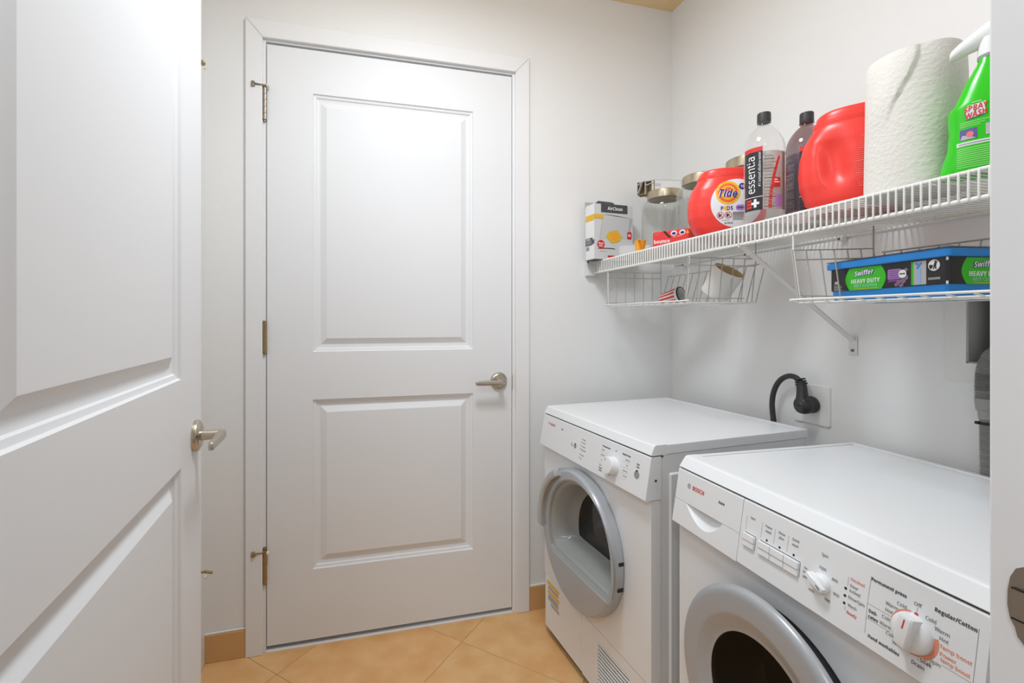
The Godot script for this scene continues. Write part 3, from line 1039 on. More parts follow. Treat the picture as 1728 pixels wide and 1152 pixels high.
	rim.loft([lift.call(dshape.call(0.0, 0.0), 0.0405), lift.call(dshape.call(0.004, 0.0), 0.038), lift.call(dshape.call(0.0055, 0.0), 0.030), lift.call(dshape.call(0.012, 0.0), 0.0275)], false, false)
	part(t, "window_rim", rim, "bowl_grey", 30.0)
	var bw := Mb.new()
	bw.loft([lift.call(dshape.call(0.012, 0.0), 0.0275), lift.call(dshape.call(0.02, 0.0), 0.02), lift.call(dshape.call(0.032, 0.004), -0.02), lift.call(dshape.call(0.037, 0.006), -0.036), lift.call(dshape.call(0.046, 0.01), -0.05)], false, false)
	part(t, "window_bowl", bw, "bowl_grey", 50.0)
	var gl := Mb.new()
	gl.fan(lift.call(dshape.call(0.046, 0.01), -0.05), false)
	part(t, "window_glass", gl, "smoke_glass")
	var dm := Mb.new()
	dm.lathe([Vector2(0.0, -0.42), Vector2(0.19, -0.42), Vector2(0.245, -0.40), Vector2(0.245, -0.09), Vector2(0.185, -0.07)], 48, Transform3D(Basis(Vector3(1, 0, 0), Vector3(0, 0, 1), Vector3(0, -1, 0)), V(0.29, 0.468, 0)))
	part(t, "drum", dm, "drum")
	for k in 3:
		part(t, "drum_paddle", bx(V(0.29 + 0.2 * cos(1.1 + k * TAU / 3), 0.468 + 0.2 * sin(1.1 + k * TAU / 3), -0.24), V(0.05, 0.06, 0.28), 0.015), "drum")
	var sh := Mb.new()
	sh.lathe([Vector2(0.2, -0.003), Vector2(0.2, -0.055), Vector2(0.185, -0.07)], 64, Transform3D(Basis(Vector3(1, 0, 0), Vector3(0, 0, 1), Vector3(0, -1, 0)), V(c.x, c.y, 0)))
	part(t, "door_seal", sh, "seal_black")
	# grip: a raised arc on the far side of the ring with a dark slot under it
	var grip := Mb.new()
	var gr := []
	for i in 25:
		var an := deg_to_rad(113.0 + 77.0 * i / 24.0)
		var u := V(cos(an), sin(an), 0)
		var ce := V(c.x, c.y, 0)
		var tp := minf(1.0, minf(i, 24 - i) / 1.5 + 0.35)
		gr.append(PackedVector3Array([ce + u * 0.219 + V(0, 0, 0.012), ce + u * 0.2225 + V(0, 0, 0.04 + 0.012 * tp), ce + u * 0.216 + V(0, 0, 0.043 + 0.016 * tp), ce + u * (0.206 - 0.004 * tp) + V(0, 0, 0.043 + 0.016 * tp), ce + u * (0.2 - 0.004 * tp) + V(0, 0, 0.043 + 0.011 * tp), ce + u * 0.198 + V(0, 0, 0.036)]))
	grip.loft(gr)
	part(t, "door_grip", grip, "silver_bright", 30.0)
	var slot := ring2(c.x, c.y, 0.176, 0.2, 0.0405, 0.0012, 24, deg_to_rad(118.0), deg_to_rad(188.0))
	part(t, "grip_slot", slot, "bowl_grey")
	for y in [0.49, 0.417]:
		part(t, "hinge_slot", bx(V(0.4885 if y > 0.45 else 0.4855, y, 0.012), V(0.005, 0.011, 0.018), 0.0008), "seal_black")


func build_washer() -> void:
	var a := 0.017
	var t := thing("washing_machine", "white front-loading washer with a round silver door and two dials, nearest the doorway", "washer", V(0.7563, 0, -1.0047), atan2(-cos(a), -sin(a)))
	var W := 0.6
	lid_top(t, W, 0.54, 0.8108, 0.8375, 0.0176)
	var cab := Mb.new()
	cab.box(V(0.3, 0.416, -0.525), V(W - 0.004, 0.78, 0.02), 0.003)
	for x in [0.0035, W - 0.0035]:
		cab.box(V(x, 0.4148, -0.2785), V(0.003, 0.79, 0.495), 0.0)
	cab.box(V(0.3, 0.03, -0.275), V(W - 0.008, 0.02, 0.5), 0.0)
	part(t, "cabinet", cab, "appliance")
	var f := Mb.new()
	f.holed(0.0, W, 0.03, 0.681, Vector2(0.288, 0.447), 0.175, -0.004, 0.0)
	part(t, "front_panel", f, "appliance")
	for x in [0.004, W - 0.004]:
		part(t, "front_edge", bx(V(x, 0.355, -0.0172), V(0.008, 0.65, 0.0264), 0.0008), "appliance")
	part(t, "plinth", span(V(0.01, 0.0, -0.5), V(0.59, 0.03, -0.02)), "seal_black")
	var yt := 0.808
	var yb := 0.683
	var fz := func(y: float) -> float: return fascia_z(y, yt, 0.0, yb, 0.02)
	var tilt := -atan2(0.02, yt - yb)
	var prof := [Vector2(-0.03, yb), Vector2(0.017, yb), Vector2(0.020, yb + 0.002), Vector2(0.0005, yt - 0.002), Vector2(-0.002, yt), Vector2(-0.03, yt)]
	part(t, "top_gap", span(V(0.002, yt - 0.004, -0.04), V(W - 0.002, 0.8108, -0.004)), "seal_black")
	# detergent drawer: upper face, lower face with a scooped grip
	var dr := Mb.new()
	extrude_x(dr, [Vector2(-0.03, 0.7385), Vector2(fz.call(0.7385), 0.7385), Vector2(0.0005, yt - 0.002), Vector2(-0.002, yt), Vector2(-0.03, yt)], -0.001, 0.2058)
	var drawer := part(t, "detergent_drawer", dr, "appliance_panel", 40.0)
	# lower half, cut out along the curve of the grip
	var low := Mb.new()
	var n := 28
	var gx0 := 0.0385
	var gx1 := 0.158
	var cut := func(x: float) -> float:
		var s := clampf((x - gx0) / (gx1 - gx0), 0.0, 1.0)
		return 0.7375 - 0.036 * pow(sin(PI * pow(s, 1.2)), 0.75)
	var fr := PackedVector2Array([Vector2(-0.001, yb), Vector2(0.2058, yb), Vector2(0.2058, 0.7375), Vector2(gx1, 0.7375)])
	for i in range(n - 1, 0, -1):
		var x := gx0 + (gx1 - gx0) * i / n
		fr.append(Vector2(x, cut.call(x)))
	fr.append(Vector2(gx0, 0.7375))
	fr.append(Vector2(-0.001, 0.7375))
	low.prism(fr, -0.03, 0.0)
	for i in low.P.size():
		var p := low.P[i]
		low.P[i] = V(p.x, p.y, fz.call(p.y) if p.z > -0.01 else -0.03)
	part(drawer, "drawer_front", low, "appliance_panel", 25.0)
	# the scoop: a smooth hollow from the curve back to the drawer's underside
	var sc := Mb.new()
	var rings := []
	for j in 7:
		var s := j / 6.0
		var r := PackedVector3Array()
		for i in n + 1:
			var x := gx0 + (gx1 - gx0) * i / n
			var yc: float = cut.call(x)
			var y := lerpf(yc, 0.7385, s)
			var depth := 0.024 * (0.7385 - yc) / 0.036 * sqrt(s)
			r.append(V(x, y, fz.call(yc) - 0.0004 - depth))
		r.reverse()
		rings.append(r)
	sc.loft(rings, false, false, false)
	part(drawer, "grip_scoop", sc, "appliance_panel", 60.0)
	# the rest of the fascia
	var fa := Mb.new()
	extrude_x(fa, prof, 0.2072, W + 0.001)
	var fc := part(t, "control_panel", fa, "appliance_panel", 40.0)
	part(t, "panel_gap", span(V(0.205, yb + 0.001, -0.03), V(0.208, yt - 0.001, -0.006)), "seal_black")
	fprint(drawer, tilt, fz, [["BOSCH", 0.0747, 0.778, 0.0118, "ink_red", true, 0.93, 0], ["Axxis", 0.1487, 0.7775, 0.0068, "ink_dark", true, 0.95, 0]])
	var em := ring2(0.0, 0.0, 0.0048, 0.0057, 0.0, 0.0005, 24)
	em.box(V(-0.0016, 0, 0.0003), V(0.0008, 0.0075, 0.0005))
	em.box(V(0.0016, 0, 0.0003), V(0.0008, 0.0075, 0.0005))
	em.box(V(0, 0, 0.0003), V(0.003, 0.0008, 0.0005))
	var eo := part(drawer, "emblem", em, "ink_grey")
	eo.position = V(0.0433, 0.7781, fz.call(0.7781) + 0.0002)
	eo.rotation.x = tilt
	var g := "ink_grey"
	var k := "ink_dark"
	fprint(fc, tilt, fz, [["Start", 0.2346, 0.7796, 0.0058, g, false, 0.9, 0],
		["Power", 0.2727, 0.7785, 0.0058, g, false, 0.9, 0], ["wash", 0.2729, 0.7702, 0.0058, g, false, 0.9, 0], ["Rinse", 0.3017, 0.7792, 0.0058, g, false, 0.9, 0], ["plus", 0.3018, 0.7705, 0.0058, g, false, 0.9, 0],
		["Quick", 0.3307, 0.7796, 0.0058, g, false, 0.9, 0], ["wash", 0.3306, 0.7715, 0.0058, g, false, 0.9, 0], ["Spin", 0.3859, 0.7795, 0.0062, g, false, 0.9, 0],
		["1000", 0.3846, 0.7586, 0.0056, g, false, 1.0, 0], ["900", 0.4067, 0.7509, 0.0056, g, false, 1.0, 0], ["800", 0.4118, 0.7308, 0.0056, g, false, 1.0, 0], ["700", 0.3984, 0.715, 0.0056, k, false, 1.0, 0], ["600", 0.370, 0.7152, 0.0056, g, false, 1.0, 0],
		["No", 0.3555, 0.7445, 0.0048, g, false, 0.9, 0], ["final", 0.3555, 0.7375, 0.0048, g, false, 0.9, 0], ["spin", 0.3555, 0.7298, 0.0048, g, false, 0.9, 0],
		["Finished", 0.4315, 0.766, 0.0058, "ink_orange", false, 0.9, -1], ["Door", 0.4315, 0.7563, 0.0058, g, false, 0.9, -1], ["locked", 0.4315, 0.7488, 0.0058, g, false, 0.9, -1], ["Rinse/Spin", 0.4305, 0.7378, 0.0058, g, false, 0.85, -1], ["Wash", 0.431, 0.7268, 0.0058, g, false, 0.9, -1], ["Ready", 0.431, 0.715, 0.0058, "ink_red", false, 0.9, -1],
		["Permanent press", 0.4848, 0.7808, 0.0062, k, true, 0.86, 0], ["Regular/Cotton", 0.5655, 0.7838, 0.0066, k, true, 0.86, 0], ["Off", 0.5231, 0.779, 0.0062, g, false, 0.95, 0],
		["Warm", 0.4918, 0.7594, 0.0062, g, false, 0.95, 0], ["Cold", 0.504, 0.7675, 0.0062, g, false, 0.95, 0], ["Hot", 0.489, 0.7505, 0.0062, g, false, 0.95, 0], ["Cold", 0.5395, 0.7685, 0.0062, g, false, 0.95, 0], ["Warm", 0.553, 0.7611, 0.0062, g, false, 0.95, 0], ["Hot", 0.5562, 0.7523, 0.0062, g, false, 0.95, 0],
		["Temp boost", 0.5695, 0.7425, 0.0062, "ink_orange", false, 0.95, 0], ["Power", 0.5625, 0.734, 0.0062, "ink_orange", false, 0.95, 0], ["temp boost", 0.5705, 0.7268, 0.0062, "ink_orange", false, 0.9, 0],
		["Spin", 0.5496, 0.7185, 0.0062, g, false, 0.95, 0], ["Soak", 0.5395, 0.7122, 0.0062, k, false, 0.95, 0], ["Drain", 0.5308, 0.7035, 0.0062, k, false, 0.95, 0],
		["Deli-", 0.4622, 0.7362, 0.006, k, true, 0.85, -1], ["cates", 0.4622, 0.728, 0.006, k, true, 0.85, -1], ["Cold", 0.4868, 0.7393, 0.0062, g, false, 0.95, 0], ["Warm", 0.4868, 0.7288, 0.0062, g, false, 0.95, 0], ["Cold", 0.4945, 0.7206, 0.0062, g, false, 0.95, 0], ["Warm", 0.506, 0.7135, 0.0062, g, false, 0.95, 0],
		["Hand washables", 0.4865, 0.7015, 0.0058, k, true, 0.86, 0]])
	for q in [[0.2715, 0.7538], [0.3003, 0.7538], [0.3298, 0.7542], [0.4251, 0.7482], [0.4252, 0.7371], [0.4255, 0.7259]]:
		fdot(fc, "indicator", tilt, fz, q[0], q[1], 0.0021, 0.0021, "ink_black")
	for q in [[0.2192, 0.780, 0.2205, 0.7528], [0.2577, 0.7814, 0.257, 0.7533], [0.287, 0.7814, 0.2865, 0.7533], [0.316, 0.7814, 0.3155, 0.7533],
		[0.4601, 0.7842, 0.459, 0.7449], [0.459, 0.7449, 0.4602, 0.7015], [0.459, 0.7445, 0.496, 0.7445], [0.459, 0.7235, 0.494, 0.7235], [0.5898, 0.7877, 0.5897, 0.721], [0.5897, 0.721, 0.556, 0.721], [0.5231, 0.7748, 0.5228, 0.769], [0.4275, 0.767, 0.4275, 0.7525], [0.4275, 0.716, 0.4275, 0.7215], [0.5305, 0.7088, 0.5302, 0.7155]]:
		fbar(fc, "printed_line", tilt, fz, q[0], q[1], q[2], q[3], "ink_grey", 0.0007)
	for q in [[0.3846, 0.7545, 90], [0.4005, 0.7475, 45], [0.4035, 0.732, -20], [0.3955, 0.7195, -80], [0.378, 0.721, -120]]:
		fbar(fc, "printed_line", tilt, fz, q[0], q[1], q[0] + 0.003 * cos(deg_to_rad(q[2])), q[1] + 0.003 * sin(deg_to_rad(q[2])), "ink_orange", 0.0008)
	fdot(fc, "indicator", tilt, fz, 0.5225, 0.7655, 0.0024, 0.0024, "ink_red")
	# orange swooshes round the big dial
	var sw := Transform3D(Basis(Vector3(1, 0, 0), tilt), V(0.5205, 0.7395, fz.call(0.7395) + 0.0003))
	for q in [[-58, 18, 0.0262, 0.0312], [100, 200, 0.0262, 0.0282], [-120, -58, 0.0262, 0.0278]]:
		var o := part(fc, "dial_arc", ring2(0, 0, q[2], q[3], 0.0, 0.0004, 30, deg_to_rad(q[0]), deg_to_rad(q[1])), "ink_orange")
		o.transform = sw
	# push buttons
	for q in [[0.2195, 0.2467], [0.2572, 0.2843], [0.2852, 0.3146], [0.3155, 0.344]]:
		var bt := Mb.new()
		bt.box(V((q[0] + q[1]) * 0.5, 0, 0.002), V(q[1] - q[0], 0.0125, 0.007), 0.0008, Transform3D(Basis(), V(0, 0.0062, 0.0012)))
		bt.box(V((q[0] + q[1]) * 0.5, 0, 0.002), V(q[1] - q[0], 0.0115, 0.006), 0.0008, Transform3D(Basis(), V(0, -0.0062, 0.0)))
		var bo := part(t, "push_button", bt, "appliance")
		bo.position = V(0, 0.7355, fz.call(0.7355))
		bo.rotation.x = tilt
		fbar(fc, "button_gap", tilt, fz, q[0], 0.7484, q[1], 0.7484, "ink_black", 0.0012)
		fbar(fc, "button_gap", tilt, fz, q[1] + 0.0004, 0.7484, q[1] + 0.0004, 0.7235, "ink_grey", 0.001)
	# dials: a round skirt and a raised grip bar
	for q in [[0.386, 0.735, 0.0158, 2.62, "ink_dark", "spin_dial"], [0.5205, 0.7395, 0.0255, 1.42, "ink_red", "program_dial"]]:
		var kx := Transform3D(Basis(Vector3(1, 0, 0), tilt), V(q[0], q[1], fz.call(q[1])))
		var r: float = q[2]
		var b := Mb.new()
		b.lathe([Vector2(r, 0.0), Vector2(r, 0.003), Vector2(r * 0.96, 0.006), Vector2(r * 0.85, 0.009), Vector2(r * 0.6, 0.0115), Vector2(0, 0.013)], 40, kx * Transform3D(Basis(Vector3(1, 0, 0), Vector3(0, 0, 1), Vector3(0, -1, 0)), Vector3.ZERO))
		var dial := part(t, q[5], b, "appliance")
		var ba := Mb.new()
		var rg := []
		var an: float = q[3]
		for s in ([[-0.9, 0.3, 0.014], [-0.5, 0.4, 0.0165], [0.2, 0.4, 0.018], [0.85, 0.34, 0.018], [1.2, 0.22, 0.016]] if r < 0.02 else [[-0.97, 0.24, 0.012], [-0.7, 0.36, 0.0195], [-0.3, 0.42, 0.0215], [0.3, 0.44, 0.0225], [0.8, 0.42, 0.0225], [0.93, 0.38, 0.021]]):
			var ring := PackedVector3Array()
			for z in [[-1.0, 0.0], [1.0, 0.0], [0.82, 0.9], [0.6, 1.0], [-0.6, 1.0], [-0.82, 0.9]]:
				ring.append(kx * (Basis(Vector3(0, 0, 1), an) * V(s[0] * r, z[0] * s[1] * r, 0.004 + z[1] * (s[2] - 0.004))))
			rg.append(ring)
		ba.loft(rg)
		part(dial, "dial_grip", ba, "appliance", 30.0)
		var mk := Mb.new()
		mk.box(V(0.52 * r if r > 0.02 else -0.45 * r, 0, 0.0227 if r > 0.02 else 0.0169), V(0.5 * r, 0.0014, 0.0006), 0.0, kx * Transform3D(Basis(Vector3(0, 0, 1), an), Vector3.ZERO))
		part(dial, "pointer_mark", mk, q[4])
		part(dial, "dial_shadow_line", bx(Vector3.ZERO, V(0.001, 0.001, 0.0004)), "ink_grey").transform = kx
	# door: wide silver ring, dark bowl of glass, black gasket behind
	var F := Transform3D(Basis(Vector3(1, 0, 0), Vector3(0, 0, 1), Vector3(0, -1, 0)), V(0.291, 0.45, 0))
	var rg2 := Mb.new()
	rg2.lathe([Vector2(0.198, 0.037), Vector2(0.2075, 0.038), Vector2(0.2105, 0.0395), Vector2(0.2105, 0.0415), Vector2(0.2095, 0.0455), Vector2(0.2072, 0.0492), Vector2(0.2035, 0.0520), Vector2(0.1985, 0.0537), Vector2(0.192, 0.0543), Vector2(0.163, 0.0545), Vector2(0.157, 0.0535), Vector2(0.138, 0.0445), Vector2(0.1335, 0.0435), Vector2(0.1275, 0.043)], 96, F)
	part(t, "door_ring", rg2, "silver", 26.0)
	var gl := Mb.new()
	gl.lathe([Vector2(0, 0.0465), Vector2(0.05, 0.0462), Vector2(0.09, 0.0452), Vector2(0.118, 0.0435), Vector2(0.1265, 0.0425)], 72, F * Transform3D(Basis(Vector3(1, 0, 0), PI), V(0, 0.085, 0)))
	part(t, "window_glass", gl, "pane_clear", 50.0)
	var bl := Mb.new()
	bl.lathe([Vector2(0.1275, 0.043), Vector2(0.1245, 0.041), Vector2(0.121, 0.03), Vector2(0.115, -0.005), Vector2(0.104, -0.035), Vector2(0.09, -0.05), Vector2(0.088, -0.052), Vector2(0.05, -0.058), Vector2(0.0, -0.06)], 72, F)
	part(t, "glass_bowl", bl, "door_glass", 40.0)
	var bk := Mb.new()
	bk.lathe([Vector2(0.15, 0.024), Vector2(0.176, 0.03), Vector2(0.184, 0.036), Vector2(0.198, 0.037)], 72, F)
	part(t, "door_back", bk, "silver_bright", 50.0)
	var gs := Mb.new()
	gs.lathe([Vector2(0.181, 0.0006), Vector2(0.178, 0.001), Vector2(0.171, 0.006), Vector2(0.164, 0.016), Vector2(0.156, 0.022), Vector2(0.15, 0.0235), Vector2(0.148, -0.02), Vector2(0.13, -0.05), Vector2(0.128, -0.08)], 72, F)
	part(t, "door_gasket", gs, "seal_black", 50.0)
	var dm := Mb.new()
	dm.lathe([Vector2(0.0, -0.4), Vector2(0.2, -0.4), Vector2(0.23, -0.38), Vector2(0.23, -0.1), Vector2(0.13, -0.09)], 48, F)
	part(t, "drum", dm, "drum")
	for q in 3:
		part(t, "drum_paddle", bx(V(0.291 + 0.19 * cos(0.6 + q * TAU / 3), 0.45 + 0.19 * sin(0.6 + q * TAU / 3), -0.24), V(0.05, 0.05, 0.27), 0.015), "drum")


# ---------------------------------------------------------------- wire shelf
func build_shelf() -> void:
	var t := thing("wire_shelf", "white vinyl-coated wire shelf with a front lip, running along the right wall", "shelf", V(0.937, 0, ZB))
	var z1 := ZF - ZB - 0.012
	var y := 1.405
	var xb := XR - 0.937 - 0.004
	var rod := func(x: float, yy: float, r: float) -> Mb: return tu([V(x, yy, 0.022), V(x, yy, z1)], r, 10)
	part(t, "front_rail", rod.call(0.0, y, 0.0036), "wire_white")
	part(t, "front_rail", rod.call(0.0, y - 0.0445, 0.0042), "wire_white")
	part(t, "support_rail", rod.call(xb * 0.5, y - 0.001, 0.0028), "wire_white")
	part(t, "back_rail", rod.call(xb, y - 0.001, 0.0032), "wire_white")
	# cross wires, bent down over the front rail; one shape for all
	var w := tu([V(xb, y + 0.0032, 0), V(0.004, y + 0.0032, 0), V(-0.0025, y + 0.0018, 0), V(-0.0042, y - 0.0035, 0), V(-0.0042, y - 0.046, 0)], 0.002, 6).done(60.0)
	var n := int((z1 - 0.03) / 0.01315)
	for i in n:
		var o := part(t, "cross_wire", w, "wire_white")
		o.position = V(0, 0, 0.028 + i * 0.01315)
	# end bracket on the back wall
	var eb := part(t, "end_bracket", bx(V(-0.012, 1.381, 0.012), V(0.038, 0.066, 0.022), 0.003), "bracket_white")
	part(eb, "bracket_slot", bx(V(0.0065, 1.385, 0.0235), V(0.004, 0.05, 0.002), 0.0), "carton_inner")
	part(eb, "bracket_screw", tu([V(-0.027, 1.405, 0.022), V(-0.027, 1.405, 0.026)], 0.004, 10), "screw")
	# clips of the back rail
	for zz in [-1.715, -1.382, -1.042, -0.62]:
		var c := part(t, "wall_clip", bx(V(xb - 0.004, 1.398, zz - ZB), V(0.016, 0.014, 0.02), 0.003), "bracket_white")
		part(c, "clip_screw", tu([V(xb - 0.0115, 1.397, zz - ZB - 0.005), V(xb - 0.0135, 1.397, zz - ZB - 0.005)], 0.0036, 10), "screw")
	# diagonal brace
	var z := -1.006 - ZB
	var b := Mb.new()
	var p0 := V(0.004, 1.3575, z)
	var p1 := V(XR - 0.937 - 0.004, 1.112, z - 0.012)
	var dr := (p1 - p0).normalized()
	var sd := V(0, 0, 1)
	b.box(Vector3.ZERO, V((p1 - p0).length(), 0.004, 0.019), 0.001, Transform3D(Basis(dr, sd.cross(dr), sd), (p0 + p1) * 0.5))
	b.box(V(XR - 0.937 - 0.002, 1.097, z - 0.012), V(0.003, 0.052, 0.024), 0.001)
	var br := part(t, "diagonal_brace", b, "bracket_white")
	part(br, "brace_hook", tu([V(0.004, 1.3575, z), V(-0.005, 1.355, z), V(-0.0065, 1.362, z)], 0.003, 8), "bracket_white")
	part(br, "brace_screw", tu([V(XR - 0.937 - 0.0035, 1.084, z - 0.012), V(XR - 0.937 - 0.006, 1.084, z - 0.012)], 0.004, 12), "screw")


# ---------------------------------------------------------------- fittings on the right wall
func build_wall_fittings() -> void:
	var o := thing("dryer_outlet", "white square outlet plate on the right wall above the dryer", "outlet", V(XR, 0.914, -1.1415))
	var pl := Mb.new()
	var R := Transform3D(Basis(Vector3(0, 0, 1), Vector3(0, 1, 0), Vector3(-1, 0, 0)), Vector3.ZERO)
	var r0 := PackedVector3Array()
	var rings := []
	for q in [[0.0, 0.0], [0.0, 0.003], [0.0015, 0.0055], [0.005, 0.007]]:
		var ring := PackedVector3Array()
		for p in rrect(-0.059 + q[0], -0.0605 + q[0], 0.059 - q[0], 0.0605 - q[0], 0.007):
			ring.append(R * V(p.x, p.y, q[1]))
		rings.append(ring)
	pl.loft(rings, false, true)
	part(o, "cover_plate", pl, "plate_white", 30.0)
	var soc := Mb.new()
	soc.lathe([Vector2(0.026, 0.006), Vector2(0.026, 0.0085), Vector2(0.0, 0.0085)], 32, R * Transform3D(Basis(Vector3(1, 0, 0), Vector3(0, 0, 1), Vector3(0, -1, 0)), Vector3.ZERO))
	part(o, "socket_face", soc, "plate_white")
	for y in [0.034, -0.034]:
		part(o, "plate_screw", tu([V(-0.006, y, 0.008), V(-0.0078, y, 0.008)], 0.0035, 10), "plate_white")
	# plug and cord
	var p := thing("dryer_plug", "black round right-angle plug and thick cord plugged into the outlet above the dryer", "plug", V(XR - 0.0086, 0.914, -1.1345))
	var bd := Mb.new()
	bd.lathe([Vector2(0.0235, 0.0), Vector2(0.0255, 0.002), Vector2(0.0255, 0.012), Vector2(0.0235, 0.016), Vector2(0.0235, 0.019), Vector2(0.0262, 0.024), Vector2(0.0268, 0.034), Vector2(0.024, 0.046), Vector2(0.0165, 0.053), Vector2(0.0, 0.055)], 36, R * Transform3D(Basis(Vector3(1, 0, 0), Vector3(0, 0, 1), Vector3(0, -1, 0)), Vector3.ZERO))
	part(p, "plug_body", bd, "cord_black", 50.0)
	var nk := [V(-0.036, 0.0, 0.0), V(-0.034, 0.022, -0.004), V(-0.031, 0.042, -0.0075), V(-0.028, 0.066, -0.013)]
	var nb := Mb.new()
	nb.tube(nk, [0.0235, 0.0165, 0.0145, 0.0135], 20)
	part(p, "plug_neck", nb, "cord_black", 50.0)
	for k in 3:
		var c0 := V(-0.0285, 0.060 + 0.0065 * k, -0.0115 - 0.0024 * k)
		part(p, "strain_ring", tu([c0, c0 + V(0, 0.003, -0.001)], 0.0165 - 0.0008 * k, 20), "cord_black")
	var cv := Curve3D.new()
	for q in [[0.978, -1.1485], [0.992, -1.165], [0.9945, -1.188], [0.984, -1.213], [0.963, -1.2335], [0.932, -1.2475], [0.895, -1.2525], [0.849, -1.2475], [0.80, -1.238], [0.70, -1.225]]:
		cv.add_point(V(-0.028, q[0] - 0.914, q[1] + 1.1345))
	for i in cv.point_count:
		var a := cv.get_point_position(maxi(i - 1, 0))
		var b := cv.get_point_position(mini(i + 1, cv.point_count - 1))
		cv.set_point_in(i, (a - b) / 6.0)
		cv.set_point_out(i, (b - a) / 6.0)
	cv.bake_interval = 0.006
	part(p, "power_cord", tu(Array(cv.get_baked_points()), 0.0082, 14), "cord_black", 60.0)
	# washer outlet box sunk into the wall, with the grey drain hose hooked into it
	var w := thing("washer_box", "white recessed washer outlet box in the right wall at the right edge", "outlet box", V(XR, 1.16, -0.6415))
	var fl := Mb.new()
	for q in [[-0.1605, -0.13, -0.1205, 0.13], [0.1205, -0.13, 0.1605, 0.13], [-0.1205, -0.13, 0.1205, -0.088], [-0.1205, 0.09, 0.1205, 0.13]]:
		fl.box(V(-0.0025, (q[1] + q[3]) * 0.5, (q[0] + q[2]) * 0.5), V(0.005, q[3] - q[1], q[2] - q[0]), 0.0)
	part(w, "flange", fl, "plate_white")
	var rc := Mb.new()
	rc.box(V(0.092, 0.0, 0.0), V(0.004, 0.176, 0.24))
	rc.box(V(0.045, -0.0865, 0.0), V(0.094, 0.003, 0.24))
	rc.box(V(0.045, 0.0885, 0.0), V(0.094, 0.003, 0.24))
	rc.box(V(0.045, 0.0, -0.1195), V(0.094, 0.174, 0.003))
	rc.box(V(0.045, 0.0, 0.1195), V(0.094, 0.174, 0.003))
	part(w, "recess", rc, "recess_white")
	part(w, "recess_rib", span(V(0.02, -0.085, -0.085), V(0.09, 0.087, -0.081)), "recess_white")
	part(w, "valve_handle", bx(V(0.03, -0.035, -0.03), V(0.03, 0.012, 0.03), 0.004), "valve_red")
	part(w, "valve_body", tu([V(0.088, -0.035, -0.03), V(0.04, -0.035, -0.03)], 0.011, 14), "dull_steel")
	var h := thing("drain_hose", "grey corrugated drain hose bending down behind the washer, tied with a black strap", "hose", V(1.3095, 0, -0.711))
	var path := [V(0.05, 1.085, 0.022), V(0.03, 1.098, 0.016), V(0.012, 1.102, 0.008), V(0.002, 1.092, -0.002), V(-0.001, 1.073, -0.008), V(-0.001, 1.05, -0.012), V(-0.001, 1.02, -0.013), V(-0.001, 0.999, -0.0125)]
	var hc := Curve3D.new()
	for q in path:
		hc.add_point(q)
	for i in hc.point_count:
		var a := hc.get_point_position(maxi(i - 1, 0))
		var b := hc.get_point_position(mini(i + 1, hc.point_count - 1))
		hc.set_point_in(i, (a - b) / 6.0)
		hc.set_point_out(i, (b - a) / 6.0)
	hc.bake_interval = 0.0008
	var rr := []
	var pts := Array(hc.get_baked_points())
	for i in pts.size():
		rr.append(0.0136 + 0.0014 * sin(i * 0.0008 / 0.0045 * TAU))
	part(h, "hose_elbow", tu(pts, rr, 18), "hose_grey", 60.0)
	part(h, "hose_cuff", tu([V(-0.001, 0.9995, -0.0125), V(-0.001, 0.998, -0.0125), V(-0.001, 0.975, -0.010), V(-0.001, 0.974, -0.010), V(-0.001, 0.955, -0.008)], [0.0142, 0.0152, 0.0150, 0.0128, 0.0125], 18), "hose_cuff", 30.0)
	var lp := []
	var lr := []
	for i in 380:
		var y := 0.956 - i * 0.0008
		lp.append(V(-0.001, y, -0.008 + 0.016 * (0.956 - y) * 0.9))
		lr.append(0.0112 + 0.0012 * sin(i * 0.0008 / 0.0042 * TAU))
	part(h, "hose_run", tu(lp, lr, 18), "hose_grey", 60.0)
	part(h, "cable_tie", tu([V(-0.001, 0.9485, -0.007), V(-0.001, 0.9445, -0.007)], 0.0138, 18), "seal_black")
	part(h, "tie_head", bx(V(-0.012, 0.9465, -0.018), V(0.006, 0.006, 0.007), 0.001), "seal_black")


# ---------------------------------------------------------------- goods on the shelf
func turn_to(nx: float, nz: float) -> float:
	return atan2(nx, nz)


func build_shelf_goods() -> void:
	bag_carton()
	jars()
	small_goods()
	pod_tubs()
	bottles()
	towel_roll()
	spray_bottle()


